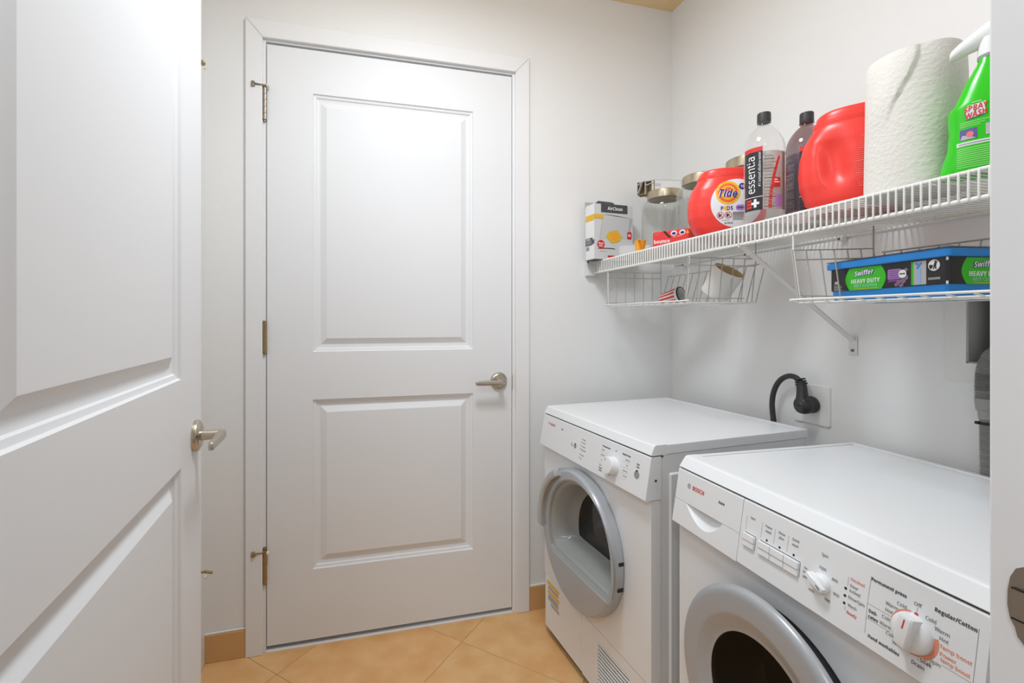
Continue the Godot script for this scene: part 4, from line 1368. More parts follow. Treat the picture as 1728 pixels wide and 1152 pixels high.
func bag_carton() -> void:
	var t := thing("filter_bag_carton", "grey carton with yellow and red marks at the far end of the shelf", "box", V(0.897, DECK - 0.001, -1.711), atan2(0.077, 0.997))
	var w := 0.181
	var h := 0.226
	var d := 0.064
	part(t, "carton_body", span(V(0, 0, -d), V(w, h - 0.004, 0), 0.0008), "carton_grey")
	part(t, "side_panel", span(V(-0.0006, 0.001, -d + 0.001), V(0.0002, h - 0.005, -0.001)), "carton_white")
	var back := part(t, "top_flap", span(V(-0.004, h - 0.012, -d - 0.001), V(0.104, h + 0.014, -d + 0.0005)), "carton_shade")
	var fl := Mb.new()
	fl.prism(PackedVector2Array([Vector2(0.008, 0.0), Vector2(0.104, 0.0), Vector2(0.102, 0.014), Vector2(0.09, 0.018), Vector2(0.03, 0.019)]), 0, 0.001, Transform3D(Basis(Vector3(1, 0, 0), -0.5), V(0, h - 0.005, -0.012)))
	part(t, "dark_flap", fl, "carton_dark")
	part(t, "bottom_edge", span(V(-0.0006, -0.0004, -d), V(w, 0.0022, 0.0003)), "carton_dark")
	# front print; y measured from the shelf
	var P := func(called: String, poly: PackedVector2Array, m: String, z := 0.0) -> void: part(t, called, flat(poly, z, 0.0005), m)
	P.call("header", rect(0.031, 0.1885, 0.155, 0.2235), "carton_dark")
	ink(t, "AirClean", 0.096, 0.2065, 0.0006, 0.0125, "ink_white", true, 0.98)
	P.call("bag_shade", PackedVector2Array([Vector2(0.148, 0.09), Vector2(0.17, 0.12), Vector2(0.1795, 0.172), Vector2(0.145, 0.172)]), "carton_shade")
	P.call("bag_picture", PackedVector2Array([Vector2(0.026, 0.085), Vector2(0.042, 0.18), Vector2(0.165, 0.172), Vector2(0.155, 0.09)]), "carton_bag", 0.0004)
	P.call("bag_line", PackedVector2Array([Vector2(0.042, 0.182), Vector2(0.1, 0.176), Vector2(0.168, 0.173), Vector2(0.1, 0.179)]), "carton_dark", 0.0008)
	P.call("bag_line", PackedVector2Array([Vector2(0.024, 0.085), Vector2(0.0405, 0.18), Vector2(0.042, 0.18), Vector2(0.0262, 0.085)]), "carton_shade", 0.0008)
	var blob := PackedVector2Array()
	for i in 24:
		var a := TAU * i / 24
		blob.append(Vector2(0.091 + 0.033 * cos(a) * (1.0 + 0.12 * cos(4 * a)), 0.094 + 0.026 * sin(a) * (1.0 + 0.1 * cos(4 * a + 2))))
	P.call("yellow_clip_picture", blob, "sticker_yellow", 0.001)
	P.call("clip_disc", oval(0.091, 0.096, 0.014, 0.014), "plastic_orange", 0.0014)
	P.call("yellow_band", rect(0.0, 0.164, 0.041, 0.180), "sticker_yellow", 0.001)
	part(t, "side_band", span(V(-0.0012, 0.156, -0.062), V(0.0, 0.180, 0.0)), "sticker_yellow")
	P.call("red_disc", oval(0.03, 0.061, 0.017, 0.017), "ink_red", 0.0008)
	ink(t, "Mega", 0.03, 0.064, 0.0014, 0.007, "ink_white", true, 0.9)
	ink(t, "filter", 0.03, 0.055, 0.0014, 0.006, "ink_white", true, 0.9)
	P.call("red_patch", rrect(0.153, 0.087, 0.1745, 0.117, 0.006), "ink_red", 0.0008)
	ink(t, "4x", 0.1635, 0.103, 0.0014, 0.011, "ink_white", true, 0.9)
	var arc := PackedVector2Array()
	for i in 13:
		arc.append(Vector2(0.016 + 0.08 * i / 12.0, 0.0435 + 0.0045 * sin(PI * i / 12.0 * 0.8)))
	for i in range(12, -1, -1):
		arc.append(Vector2(0.016 + 0.08 * i / 12.0, 0.042 + 0.0025 * sin(PI * i / 12.0 * 0.8)))
	P.call("curved_line", arc, "carton_dark", 0.0004)
	P.call("red_stripe", rect(0.062, 0.0105, 0.094, 0.018), "ink_red", 0.0004)
	P.call("faint_line", rect(0.024, 0.033, 0.058, 0.0345), "tub_text", 0.0004)
	part(t, "side_label", span(V(-0.0012, 0.058, -0.063), V(0, 0.088, -0.011)), "carton_dark")
	part(t, "side_label", span(V(-0.0012, 0.062, -0.011), V(0, 0.080, 0.0)), "carton_dark")
	part(t, "side_label_text", span(V(-0.0016, 0.081, -0.056), V(0, 0.084, -0.028)), "ink_white")
	for k in 5:
		part(t, "side_label_text", span(V(-0.0016, 0.063 + 0.0034 * k, -0.058), V(0, 0.0642 + 0.0034 * k, -0.018)), "carton_shade")
	for k in 8:
		part(t, "barcode_bar", span(V(-0.0012, 0.038, -0.058 + 0.003 * k), V(0, 0.054, -0.0565 + 0.003 * k)), "ink_grey")


func jar(at: Vector3, label: String) -> void:
	var t := thing("glass_jar", label, "jar", at, 0.0, "lidded glass jars on the wire shelf")
	var b := Mb.new()
	b.lathe([Vector2(0.0, 0.004), Vector2(0.07, 0.003), Vector2(0.08, 0.0), Vector2(0.0855, 0.006), Vector2(0.087, 0.02), Vector2(0.087, 0.189), Vector2(0.085, 0.206), Vector2(0.078, 0.220), Vector2(0.066, 0.227), Vector2(0.0615, 0.230), Vector2(0.0615, 0.240)], 56)
	part(t, "jar_body", b, "jar_glass", 50.0)
	var l := Mb.new()
	l.lathe([Vector2(0.060, 0.2315), Vector2(0.0655, 0.232), Vector2(0.0665, 0.2335), Vector2(0.0665, 0.260), Vector2(0.0645, 0.2625), Vector2(0.06, 0.2635), Vector2(0, 0.2635)], 56)
	part(t, "jar_lid", l, "lid_steel", 40.0)


func jars() -> void:
	jar(V(1.162, DECK, -1.632), "clear glass jar with steel lid, farthest along the shelf, under the small open carton")
	jar(V(1.164, DECK, -1.422), "clear glass jar with steel lid partly behind the smaller red tub")
	jar(V(1.185, DECK, -1.237), "clear glass jar with steel lid mostly hidden behind the clear bottle")
	# small carton lying open on the farthest jar
	var t := thing("small_carton", "small white carton with an open brown end lying on the farthest jar lid", "box", V(1.128, DECK + 0.2638, -1.668), atan2(-0.157, 0.987))
	var b := Mb.new()
	var w := 0.125
	var d := 0.062
	var h := 0.056
	b.box(V(w * 0.5, 0.001, -d * 0.5), V(w, 0.002, d))
	b.box(V(w * 0.5, h - 0.001, -d * 0.5), V(w, 0.002, d))
	b.box(V(w * 0.5, h * 0.5, -0.001), V(w, h, 0.002))
	b.box(V(w * 0.5, h * 0.5, -d + 0.001), V(w, h, 0.002))
	b.box(V(w - 0.001, h * 0.5, -d * 0.5), V(0.002, h, d))
	part(t, "carton_shell", b, "carton_white")
	part(t, "carton_inside", span(V(0.002, 0.0025, -d + 0.0025), V(0.02, h - 0.0025, -0.0025)), "carton_inner")
	# the torn open end: two brown cells turned to the front left, with loose flaps
	var C := Transform3D(Basis(Vector3.UP, -0.72), V(-0.018, 0.002, -0.018))
	var cw := 0.066
	var ch := 0.05
	var cells := Mb.new()
	cells.box(V(0, 0.001, -0.02), V(cw, 0.0018, 0.04), 0.0, C)
	cells.box(V(0, ch, -0.02), V(cw, 0.0018, 0.04), 0.0, C)
	cells.box(V(-cw * 0.5, ch * 0.5, -0.02), V(0.0018, ch, 0.04), 0.0, C)
	cells.box(V(cw * 0.5, ch * 0.5, -0.02), V(0.0018, ch, 0.04), 0.0, C)
	cells.box(V(0.0, ch * 0.5, -0.039), V(cw, ch, 0.0018), 0.0, C)
	part(t, "open_end", cells, "carton_inner")
	var fl := Mb.new()
	fl.box(V(-0.002, ch * 0.5, -0.014), V(0.0016, ch, 0.03), 0.0, C)
	fl.box(Vector3.ZERO, V(cw * 0.55, 0.0014, 0.016), 0.0, C * Transform3D(Basis(Vector3(0, 0, 1), 0.22), V(cw * 0.22, ch - 0.012, -0.004)))
	fl.box(Vector3.ZERO, V(cw * 0.5, 0.0014, 0.02), 0.0, C * Transform3D(Basis(Vector3(0, 0, 1), 0.5), V(-cw * 0.3, ch - 0.004, -0.006)))
	fl.box(Vector3.ZERO, V(0.0014, ch * 0.8, 0.02), 0.0, C * Transform3D(Basis(Vector3(0, 0, 1), -0.35), V(-cw * 0.36, ch * 0.5, -0.006)))
	part(t, "loose_flap", fl, "carton_white")
	ink(t, "WR", 0.012, h * 0.62, 0.0004, 0.012, "ink_pale", false, 1.0, -1)


func small_goods() -> void:
	# clear tray with a scoop before it
	var q := thing("clear_tray", "low translucent plastic tray beside the grey carton on the shelf", "tray", V(1.0, DECK, -1.588), atan2(-0.5, 0.85))
	var b := Mb.new()
	b.box(V(0, 0.001, 0), V(0.115, 0.002, 0.045))
	b.box(V(0, 0.02, 0.0215), V(0.115, 0.04, 0.002))
	b.box(V(0, 0.02, -0.0215), V(0.115, 0.04, 0.002))
	b.box(V(0.0565, 0.02, 0), V(0.002, 0.04, 0.043))
	b.box(V(-0.0565, 0.02, 0), V(0.002, 0.04, 0.043))
	part(q, "tray_body", b, "tray_clear")
	part(q, "tray_rim", bx(V(0, 0.041, 0.0225), V(0.12, 0.0022, 0.005), 0.0006), "tray_clear")
	var s := thing("measuring_scoop", "small orange plastic scoop standing at the shelf edge by the grey carton", "scoop", V(0.972, DECK, -1.508), 0.9)
	var c := Mb.new()
	c.lathe([Vector2(0.0, 0.002), Vector2(0.0125, 0.0025), Vector2(0.0135, 0.0), Vector2(0.0195, 0.039), Vector2(0.0205, 0.040), Vector2(0.0205, 0.042), Vector2(0.0185, 0.042), Vector2(0.0125, 0.006), Vector2(0, 0.005)], 32)
	part(s, "scoop_bowl", c, "plastic_orange", 30.0)
	part(s, "scoop_handle", bx(V(-0.032, 0.0405, -0.001), V(0.028, 0.003, 0.009), 0.001), "plastic_orange")
	# red dryer-sheet carton
	var t := thing("dryer_sheet_carton", "low red dryer sheet carton lying left of the smaller red tub", "box", V(0.975, DECK, -1.439), turn_to(-0.85, 0.53))
	part(t, "carton_body", span(V(0, 0, -0.05), V(0.125, 0.0605, 0), 0.004), "carton_red")
	var ds := PackedVector2Array([Vector2(0.036, 0.061 - 0.001), Vector2(0.045, 0.061 - 0.001), Vector2(0.066, 0.036), Vector2(0.056, 0.036)])
	part(t, "black_ribbon", flat(ds, 0.0, 0.0005), "ink_black")
	ink(t, "bounce", 0.006, 0.0265, 0.0004, 0.012, "ink_white", true, 0.95, -1)
	ink(t, "FABRIC", 0.007, 0.051, 0.0004, 0.004, "tub_text", true, 1.0, -1)
	for x in [0.074, 0.102]:
		part(t, "picture_oval", flat(oval(x, 0.0495, 0.0105, 0.0085), 0.0, 0.0004), "label_white")
		part(t, "picture_oval", flat(oval(x, 0.0485, 0.0065, 0.0045), 0.0002, 0.0005), "logo_blue")
	part(t, "picture_triangle", flat(PackedVector2Array([Vector2(0.114, 0.044), Vector2(0.124, 0.044), Vector2(0.119, 0.055)]), 0.0, 0.0004), "logo_yellow")
	ink(t, "dryer sheets", 0.071, 0.038, 0.0004, 0.0036, "ink_white", false, 1.0, -1)


# a rounded pod tub: table of height, half-width factor
func tub_scale(v: float) -> float:
	var tb := [[0.0, 0.66], [0.03, 0.76], [0.12, 0.88], [0.28, 0.98], [0.42, 1.0], [0.56, 0.98], [0.7, 0.91], [0.8, 0.8], [0.86, 0.72], [0.868, 0.745], [0.9, 0.745], [0.905, 0.70], [0.96, 0.68], [0.99, 0.62], [1.0, 0.5]]
	for i in tb.size() - 1:
		if v <= tb[i + 1][0]:
			var a: float = tb[i][0]
			var b: float = tb[i + 1][0]
			return lerpf(tb[i][1], tb[i + 1][1], (v - a) / maxf(b - a, 1e-5))
	return 0.5


func tub_z(x: float, y: float, W: float, D: float, H: float, dent: float) -> float:
	var s := tub_scale(clampf(y / H, 0.0, 1.0))
	var q := clampf(absf(x) / (W * s), 0.0, 1.0)
	var z := D * (0.35 + 0.65 * s) * pow(1.0 - pow(q, 2.6), 1.0 / 2.6)
	if dent > 0.0:
		var u := (x + 0.040 + (y - 0.1) * 0.12) / 0.024
		var v := (y - 0.108) / 0.052
		z -= dent * exp(-pow(absf(u), 2.6) - pow(absf(v), 3.0))
	return z


func tub(t: Node3D, W: float, D: float, H: float, dent: float) -> void:
	var n := 88
	var body := []
	var lid := []
	var vs := []
	for i in 45:
		vs.append(0.868 * i / 44.0)
	for v in vs:
		body.append(tub_ring(v, W, D, H, dent, n))
	var b := Mb.new()
	b.loft(body, true, false)
	part(t, "tub_body", b, "tub_red", 40.0)
	for v in [0.8685, 0.872, 0.9, 0.9045, 0.93, 0.96, 0.98, 0.992, 1.0]:
		lid.append(tub_ring(v, W, D, H, 0.0, n))
	var l := Mb.new()
	l.loft(lid, true, true)
	part(t, "tub_lid", l, "tub_red", 40.0)


func tub_ring(v: float, W: float, D: float, H: float, dent: float, n: int) -> PackedVector3Array:
	var r := PackedVector3Array()
	var s := tub_scale(v)
	for i in n:
		var a := TAU * i / n
		var ca := cos(a)
		var sa := sin(a)
		var x := signf(sa) * pow(absf(sa), 0.77) * W * s
		var z := signf(ca) * pow(absf(ca), 0.77) * D * (0.35 + 0.65 * s)
		if ca > 0.05 and dent > 0.0:
			z = tub_z(x, v * H, W, D, H, dent)
		r.append(V(x, v * H, z))
	return r


func pod_tubs() -> void:
	var W := 0.104
	var D := 0.062
	var H := 0.192
	var t := thing("pod_tub", "smaller red detergent pod tub with a round logo label facing the room", "tub", V(1.032, DECK, -1.163), turn_to(-0.46, 0.887))
	tub(t, W, D, H, 0.0)
	var on := func(lift: float) -> Callable: return func(p: Vector3) -> Vector3: return V(p.x, p.y - 0.007, tub_z(p.x, p.y - 0.007, W, D, H, 0.0) + lift + p.z)
	var o := V(0.105, 0, 0)
	# label: a tall oval whose top dips on the right
	var lp := PackedVector2Array()
	for i in 48:
		var a := TAU * i / 48
		lp.append(Vector2(0.013 + 0.067 * cos(a), 0.094 + 0.068 * sin(a) * (1.0 if cos(a) < 0.3 or sin(a) < 0 else 0.9)))
	var add := func(called: String, poly: PackedVector2Array, m: String, lift: float) -> void:
		var f := Mb.new()
		f.prism(poly, 0.0, 0.0004)
		part(label_of(t), called, bend(fine(f, 0.012), on.call(lift)), m, 60.0)
	var base := Mb.new()
	base.prism(lp, 0.0, 0.0005)
	part(t, "label", bend(fine(base, 0.01), on.call(0.0)), "label_white", 60.0)
	var rx := -0.010
	var ry := 0.123
	add.call("logo_ring", oval(rx, ry, 0.0315, 0.0335, 40), "logo_yellow", 0.0006)
	add.call("logo_disc", oval(rx, ry, 0.0255, 0.027, 36), "logo_orange", 0.001)
	add.call("logo_ring", oval(rx, ry, 0.0195, 0.0205, 32), "logo_yellow", 0.0014)
	add.call("logo_disc", oval(rx, ry, 0.014, 0.015, 32), "logo_orange", 0.0018)
	var word := func(s: String, x: float, y: float, h: float, m: String, lift: float, bold: bool, slant: float, rot: float, sq: float) -> void:
		var R := Basis(Vector3(0, 0, 1), rot)
		var mb := text_mb(s, h, bold, func(p: Vector3) -> Vector3: return R * p + V(x, y, 0), sq, slant)
		part(label_of(t), "lettering", bend(mb, on.call(lift)), m, 40.0)
	for dx in [-0.0016, 0.0016]:
		word.call("Tide", rx + dx, ry - 0.001, 0.0212, "label_white", 0.0021, true, 0.18, -0.1, 0.86)
	word.call("Tide", rx, ry - 0.001, 0.0205, "logo_blue", 0.0026, true, 0.18, -0.1, 0.86)
	word.call("P", -0.0255, 0.0795, 0.0108, "logo_blue", 0.0007, true, 0.0, -0.0, 0.9)
	add.call("pod_flower", oval(-0.0165, 0.0795, 0.005, 0.006, 12), "logo_yellow", 0.0007)
	word.call("DS", -0.0055, 0.0795, 0.0108, "logo_blue", 0.0007, true, 0.0, -0.0, 0.9)
	add.call("scent_patch", rrect(0.0095, 0.072, 0.038, 0.0875, 0.007), "logo_purple", 0.0006)
	word.call("SPRING", 0.024, 0.0797, 0.005, "logo_blue", 0.001, true, 0.0, 0.0, 0.9)
	for x in [-0.0295, -0.0095]:
		var f := ring2(x, 0.0605, 0.0078, 0.0092, 0.0, 0.0004, 28)
		part(label_of(t), "warning_ring", bend(f, on.call(0.0007)), "ink_red", 60.0)
		var s := Mb.new()
		s.box(V(0, 0, 0.0002), V(0.0165, 0.0013, 0.0004), 0.0, Transform3D(Basis(Vector3(0, 0, 1), -0.8), V(x, 0.0605, 0)))
		part(label_of(t), "warning_bar", bend(s, on.call(0.0012)), "ink_red", 60.0)
		add.call("warning_figure", PackedVector2Array([Vector2(x - 0.004, 0.0555), Vector2(x - 0.001, 0.0555), Vector2(x + 0.0005, 0.0595), Vector2(x + 0.0035, 0.062), Vector2(x + 0.003, 0.0645), Vector2(x, 0.0625), Vector2(x - 0.003, 0.0655), Vector2(x - 0.0048, 0.0605)]), "ink_black", 0.0007)
	for k in 7:
		add.call("small_print", rect(0.002, 0.0465 + 0.0033 * k, 0.034 - 0.004 * (k % 2), 0.0481 + 0.0033 * k), "ink_dark" if k > 3 else "ink_grey", 0.0006)
	add.call("small_print", rect(-0.025, 0.046, -0.006, 0.0468), "ink_grey", 0.0006)
	word.call("42 PACS", -0.008, 0.0385, 0.0042, "ink_dark", 0.0006, true, 0.0, 0.0, 1.0)
	add.call("count_badge", oval(0.0275, 0.1395, 0.009, 0.0095), "logo_blue", 0.0006)
	word.call("10", 0.0275, 0.1395, 0.008, "label_white", 0.0011, true, 0.0, 0.0, 0.9)
	# the larger tub shows its back with the grip hollow and pale red print
	var W2 := 0.112
	var D2 := 0.068
	var H2 := 0.228
	var u := thing("pod_tub", "larger red detergent pod tub with a grip hollow, between the bottles and the paper roll", "tub", V(1.076, DECK, -0.816), turn_to(-0.8, 0.6))
	tub(u, W2, D2, H2, 0.019)
	var on2 := func(p: Vector3) -> Vector3: return V(p.x, p.y, tub_z(p.x, p.y, W2, D2, H2, 0.019) + 0.0002 + p.z)
	for k in 26:
		var y := 0.045 + 0.0044 * k
		var wd := 0.012 + 0.03 * absf(sin(k * 1.7)) * 0.35 + 0.012
		var x0 := -0.006 + 0.010 * absf(k - 9) / 13.0
		var f := Mb.new()
		f.prism(rect(x0, y, minf(x0 + wd, 0.066), y + (0.0022 if k % 6 == 0 else 0.0012)), 0.0, 0.0003)
		part(u, "printed_line", bend(fine(f, 0.01), on2), "tub_text", 60.0)


func label_of(t: Node3D) -> Node3D:
	return t.get_node("label")


func bottles() -> void:
	var first := true
	for q in [[V(0.999, DECK, -0.995), "clear water bottle with a black lettered label, left of the two bottles", "bottle_clear", 0.0], [V(1.103, DECK, -0.966), "pinkish water bottle with a black cap, between the clear bottle and the larger tub", "bottle_pink", 0.80]]:
		var at: Vector3 = q[0]
		var t := thing("water_bottle", q[1], "bottle", at, 0.0, "water bottles on the shelf")
		var b := Mb.new()
		b.lathe([Vector2(0.0, 0.006), Vector2(0.03, 0.004), Vector2(0.038, 0.0), Vector2(0.0445, 0.006), Vector2(0.0465, 0.018), Vector2(0.0465, 0.03), Vector2(0.0458, 0.034), Vector2(0.0458, 0.188), Vector2(0.0465, 0.192), Vector2(0.0462, 0.2), Vector2(0.0435, 0.213), Vector2(0.0385, 0.225), Vector2(0.031, 0.237), Vector2(0.0225, 0.247), Vector2(0.0155, 0.253), Vector2(0.0138, 0.256), Vector2(0.0138, 0.2595), Vector2(0.0165, 0.260), Vector2(0.0165, 0.262), Vector2(0.0135, 0.2625), Vector2(0.0135, 0.267)], 48)
		part(t, "bottle_body", b, q[2], 50.0)
		var c := Mb.new()
		c.lathe([Vector2(0.0155, 0.2655), Vector2(0.0158, 0.268), Vector2(0.0156, 0.2855), Vector2(0.0145, 0.2875), Vector2(0, 0.2878)], 40)
		part(t, "bottle_cap", c, "cap_black", 40.0)
		var cr := Mb.new()
		cr.lathe([Vector2(0.0153, 0.2632), Vector2(0.0156, 0.2634), Vector2(0.0156, 0.2652), Vector2(0.0153, 0.2654)], 40)
		part(t, "cap_ring", cr, "cap_black", 40.0)
		var f0 := atan2(-at.x, -at.z)
		var sh: float = q[3]
		var r := 0.0467
		var wrap := func(a0: float, y0: float, lift: float) -> Callable:
			return func(p: Vector3) -> Vector3:
				var a := f0 + a0 + p.x / r
				return V(sin(a) * (r + lift + p.z), p.y + y0, cos(a) * (r + lift + p.z))
		var patch := func(parent: Node3D, called: String, a0: float, a1: float, y0: float, y1: float, m: String, lift: float) -> MeshInstance3D:
			var k := Mb.new()
			k.prism(rect(0, 0, (a1 - a0) * r, y1 - y0), 0.0, 0.0002)
			return part(parent, called, bend(fine(k, 0.006), wrap.call(a0, y0, lift)), m, 60.0)
		var lb: Node3D = patch.call(t, "black_label", -1.12 + sh, -0.06 + sh, 0.034, 0.180, "bottle_black", 0.0)
		patch.call(lb, "red_band", -1.12 + sh, -0.06 + sh, 0.180, 0.191, "ink_red", 0.0)
		patch.call(lb, "divider_line", -1.12 + sh, -0.06 + sh, 0.0665, 0.068, "label_white", 0.0003)
		var up := Basis(Vector3(0, 0, 1), PI / 2)
		var word := func(s: String, a0: float, y0: float, h: float, m: String, bold: bool, sq: float) -> void:
			var mb := text_mb(s, h, bold, func(p: Vector3) -> Vector3: return up * p, sq)
			part(lb, "lettering", bend(mb, wrap.call(a0, y0, 0.0004)), m, 40.0)
		word.call("essentia", -0.66 + sh, 0.123, 0.0215, "label_white", false, 0.86)
		word.call("#1 ionized alkaline water", -0.21 + sh, 0.135, 0.0058, "label_white", false, 0.95)
		# emblem: white cross with red bars at its left
		patch.call(lb, "cross_arm", -0.62 + sh, -0.22 + sh, 0.0485, 0.0545, "label_white", 0.0004)
		patch.call(lb, "cross_arm", -0.485 + sh, -0.35 + sh, 0.041, 0.062, "label_white", 0.0006)
		for k in 3:
			patch.call(lb, "red_bar", -0.93 + sh, -0.60 + sh, 0.0405 + 0.0078 * k, 0.0462 + 0.0078 * k, "ink_red", 0.0003)
		# the rest of the sleeve is clear film with printed lines
		var fm: Node3D = patch.call(t, "clear_label", -0.06 + sh * 0.0 if sh == 0.0 else -1.3, 1.25 if sh == 0.0 else sh - 1.12, 0.034, 0.178, "film" if sh == 0.0 else "film_dark", 0.0)
		var a0 := 0.0 if sh == 0.0 else -1.15
		for k in 17:
			patch.call(fm, "printed_line", a0, a0 + 0.5 + 0.12 * sin(k * 2.3), 0.04 + 0.0078 * k, 0.0415 + 0.0078 * k, "ink_grey" if k % 3 else "ink_dark", 0.0003)
		if first:
			patch.call(fm, "red_tag", 0.42, 0.82, 0.088, 0.112, "ink_red", 0.0004)
			patch.call(fm, "red_tag_text", 0.48, 0.66, 0.1045, 0.1075, "label_white", 0.0007)
			patch.call(fm, "red_tag_text", 0.48, 0.76, 0.0985, 0.1015, "label_white", 0.0007)
			patch.call(fm, "purple_print", 0.55, 0.95, 0.04, 0.07, "logo_purple", 0.0003)
			var sw := PackedVector2Array()
			for i in 15:
				var s := i / 14.0
				sw.append(Vector2((0.20 + 0.5 * s * s) * r, 0.002 + 0.128 * s))
			for i in range(14, -1, -1):
				var s := i / 14.0
				sw.append(Vector2((0.36 + 0.46 * s * s) * r, 0.002 + 0.128 * s))
			var k := Mb.new()
			k.prism(sw, 0.0, 0.0002)
			part(fm, "red_swoosh", bend(fine(k, 0.006), wrap.call(0.0, 0.034, 0.0002)), "ink_red", 60.0)
			patch.call(fm, "back_label_edge", 0.95, 1.25, 0.034, 0.178, "bottle_black", -0.0006)
		first = false


func towel_roll() -> void:
	var t := thing("paper_towel_roll", "upright white paper towel roll with a loose quilted corner, beside the green spray bottle", "paper towels", V(1.028, DECK, -0.675))
	var n := 120
	var H := 0.258
	var R := 0.0738
	var f0 := atan2(-1.028, 0.675)
	# one sheet edge runs diagonally down the front; the outer sheet stands a little proud and curls at its top
	var rings := []
	for j in 41:
		var v := j / 40.0
		var r := PackedVector3Array()
		for i in n:
			var a := f0 + TAU * (i - n / 2.0) / n
			var al := TAU * (i - n / 2.0) / n
			var edge := -0.52 + 0.62 * smoothstep(0.45, 1.0, v)
			var d := al - edge
			var s := 0.0
			if v > 0.42:
				s = 0.0042 * smoothstep(0.42, 0.7, v) * (smoothstep(-0.02, 0.015, -d)) * smoothstep(-0.9, -0.15, d)
			var bulge := -0.004 * pow(v, 14.0)
			var rr := R + s + bulge + 0.0012 * sin(al * 3.0 + v * 4.0)
			var y := H * v
			if v > 0.97 and d > 0.0 and d < 1.3:
				y += 0.004 * sin(PI * d / 1.3)
			r.append(V(sin(a) * rr, y, cos(a) * rr))
		rings.append(r)
	var top := PackedVector3Array()
	for i in n:
		top.append(V(rings[40][i].x * 0.94, H - 0.004, rings[40][i].z * 0.94))
	rings.append(top)
	var core := PackedVector3Array()
	for i in n:
		core.append(V(rings[40][i].x * 0.3, H - 0.006, rings[40][i].z * 0.3))
	rings.append(core)
	var b := Mb.new()
	b.loft(rings, true, false)
	part(t, "paper_sheets", b, "towel_paper", 50.0)
	var c := Mb.new()
	c.lathe([Vector2(0.0215, H - 0.05), Vector2(0.0225, H - 0.006), Vector2(0.0205, H - 0.006), Vector2(0.0205, H - 0.05), Vector2(0, H - 0.05)], 32)
	part(t, "card_core", c, "paper_tan")


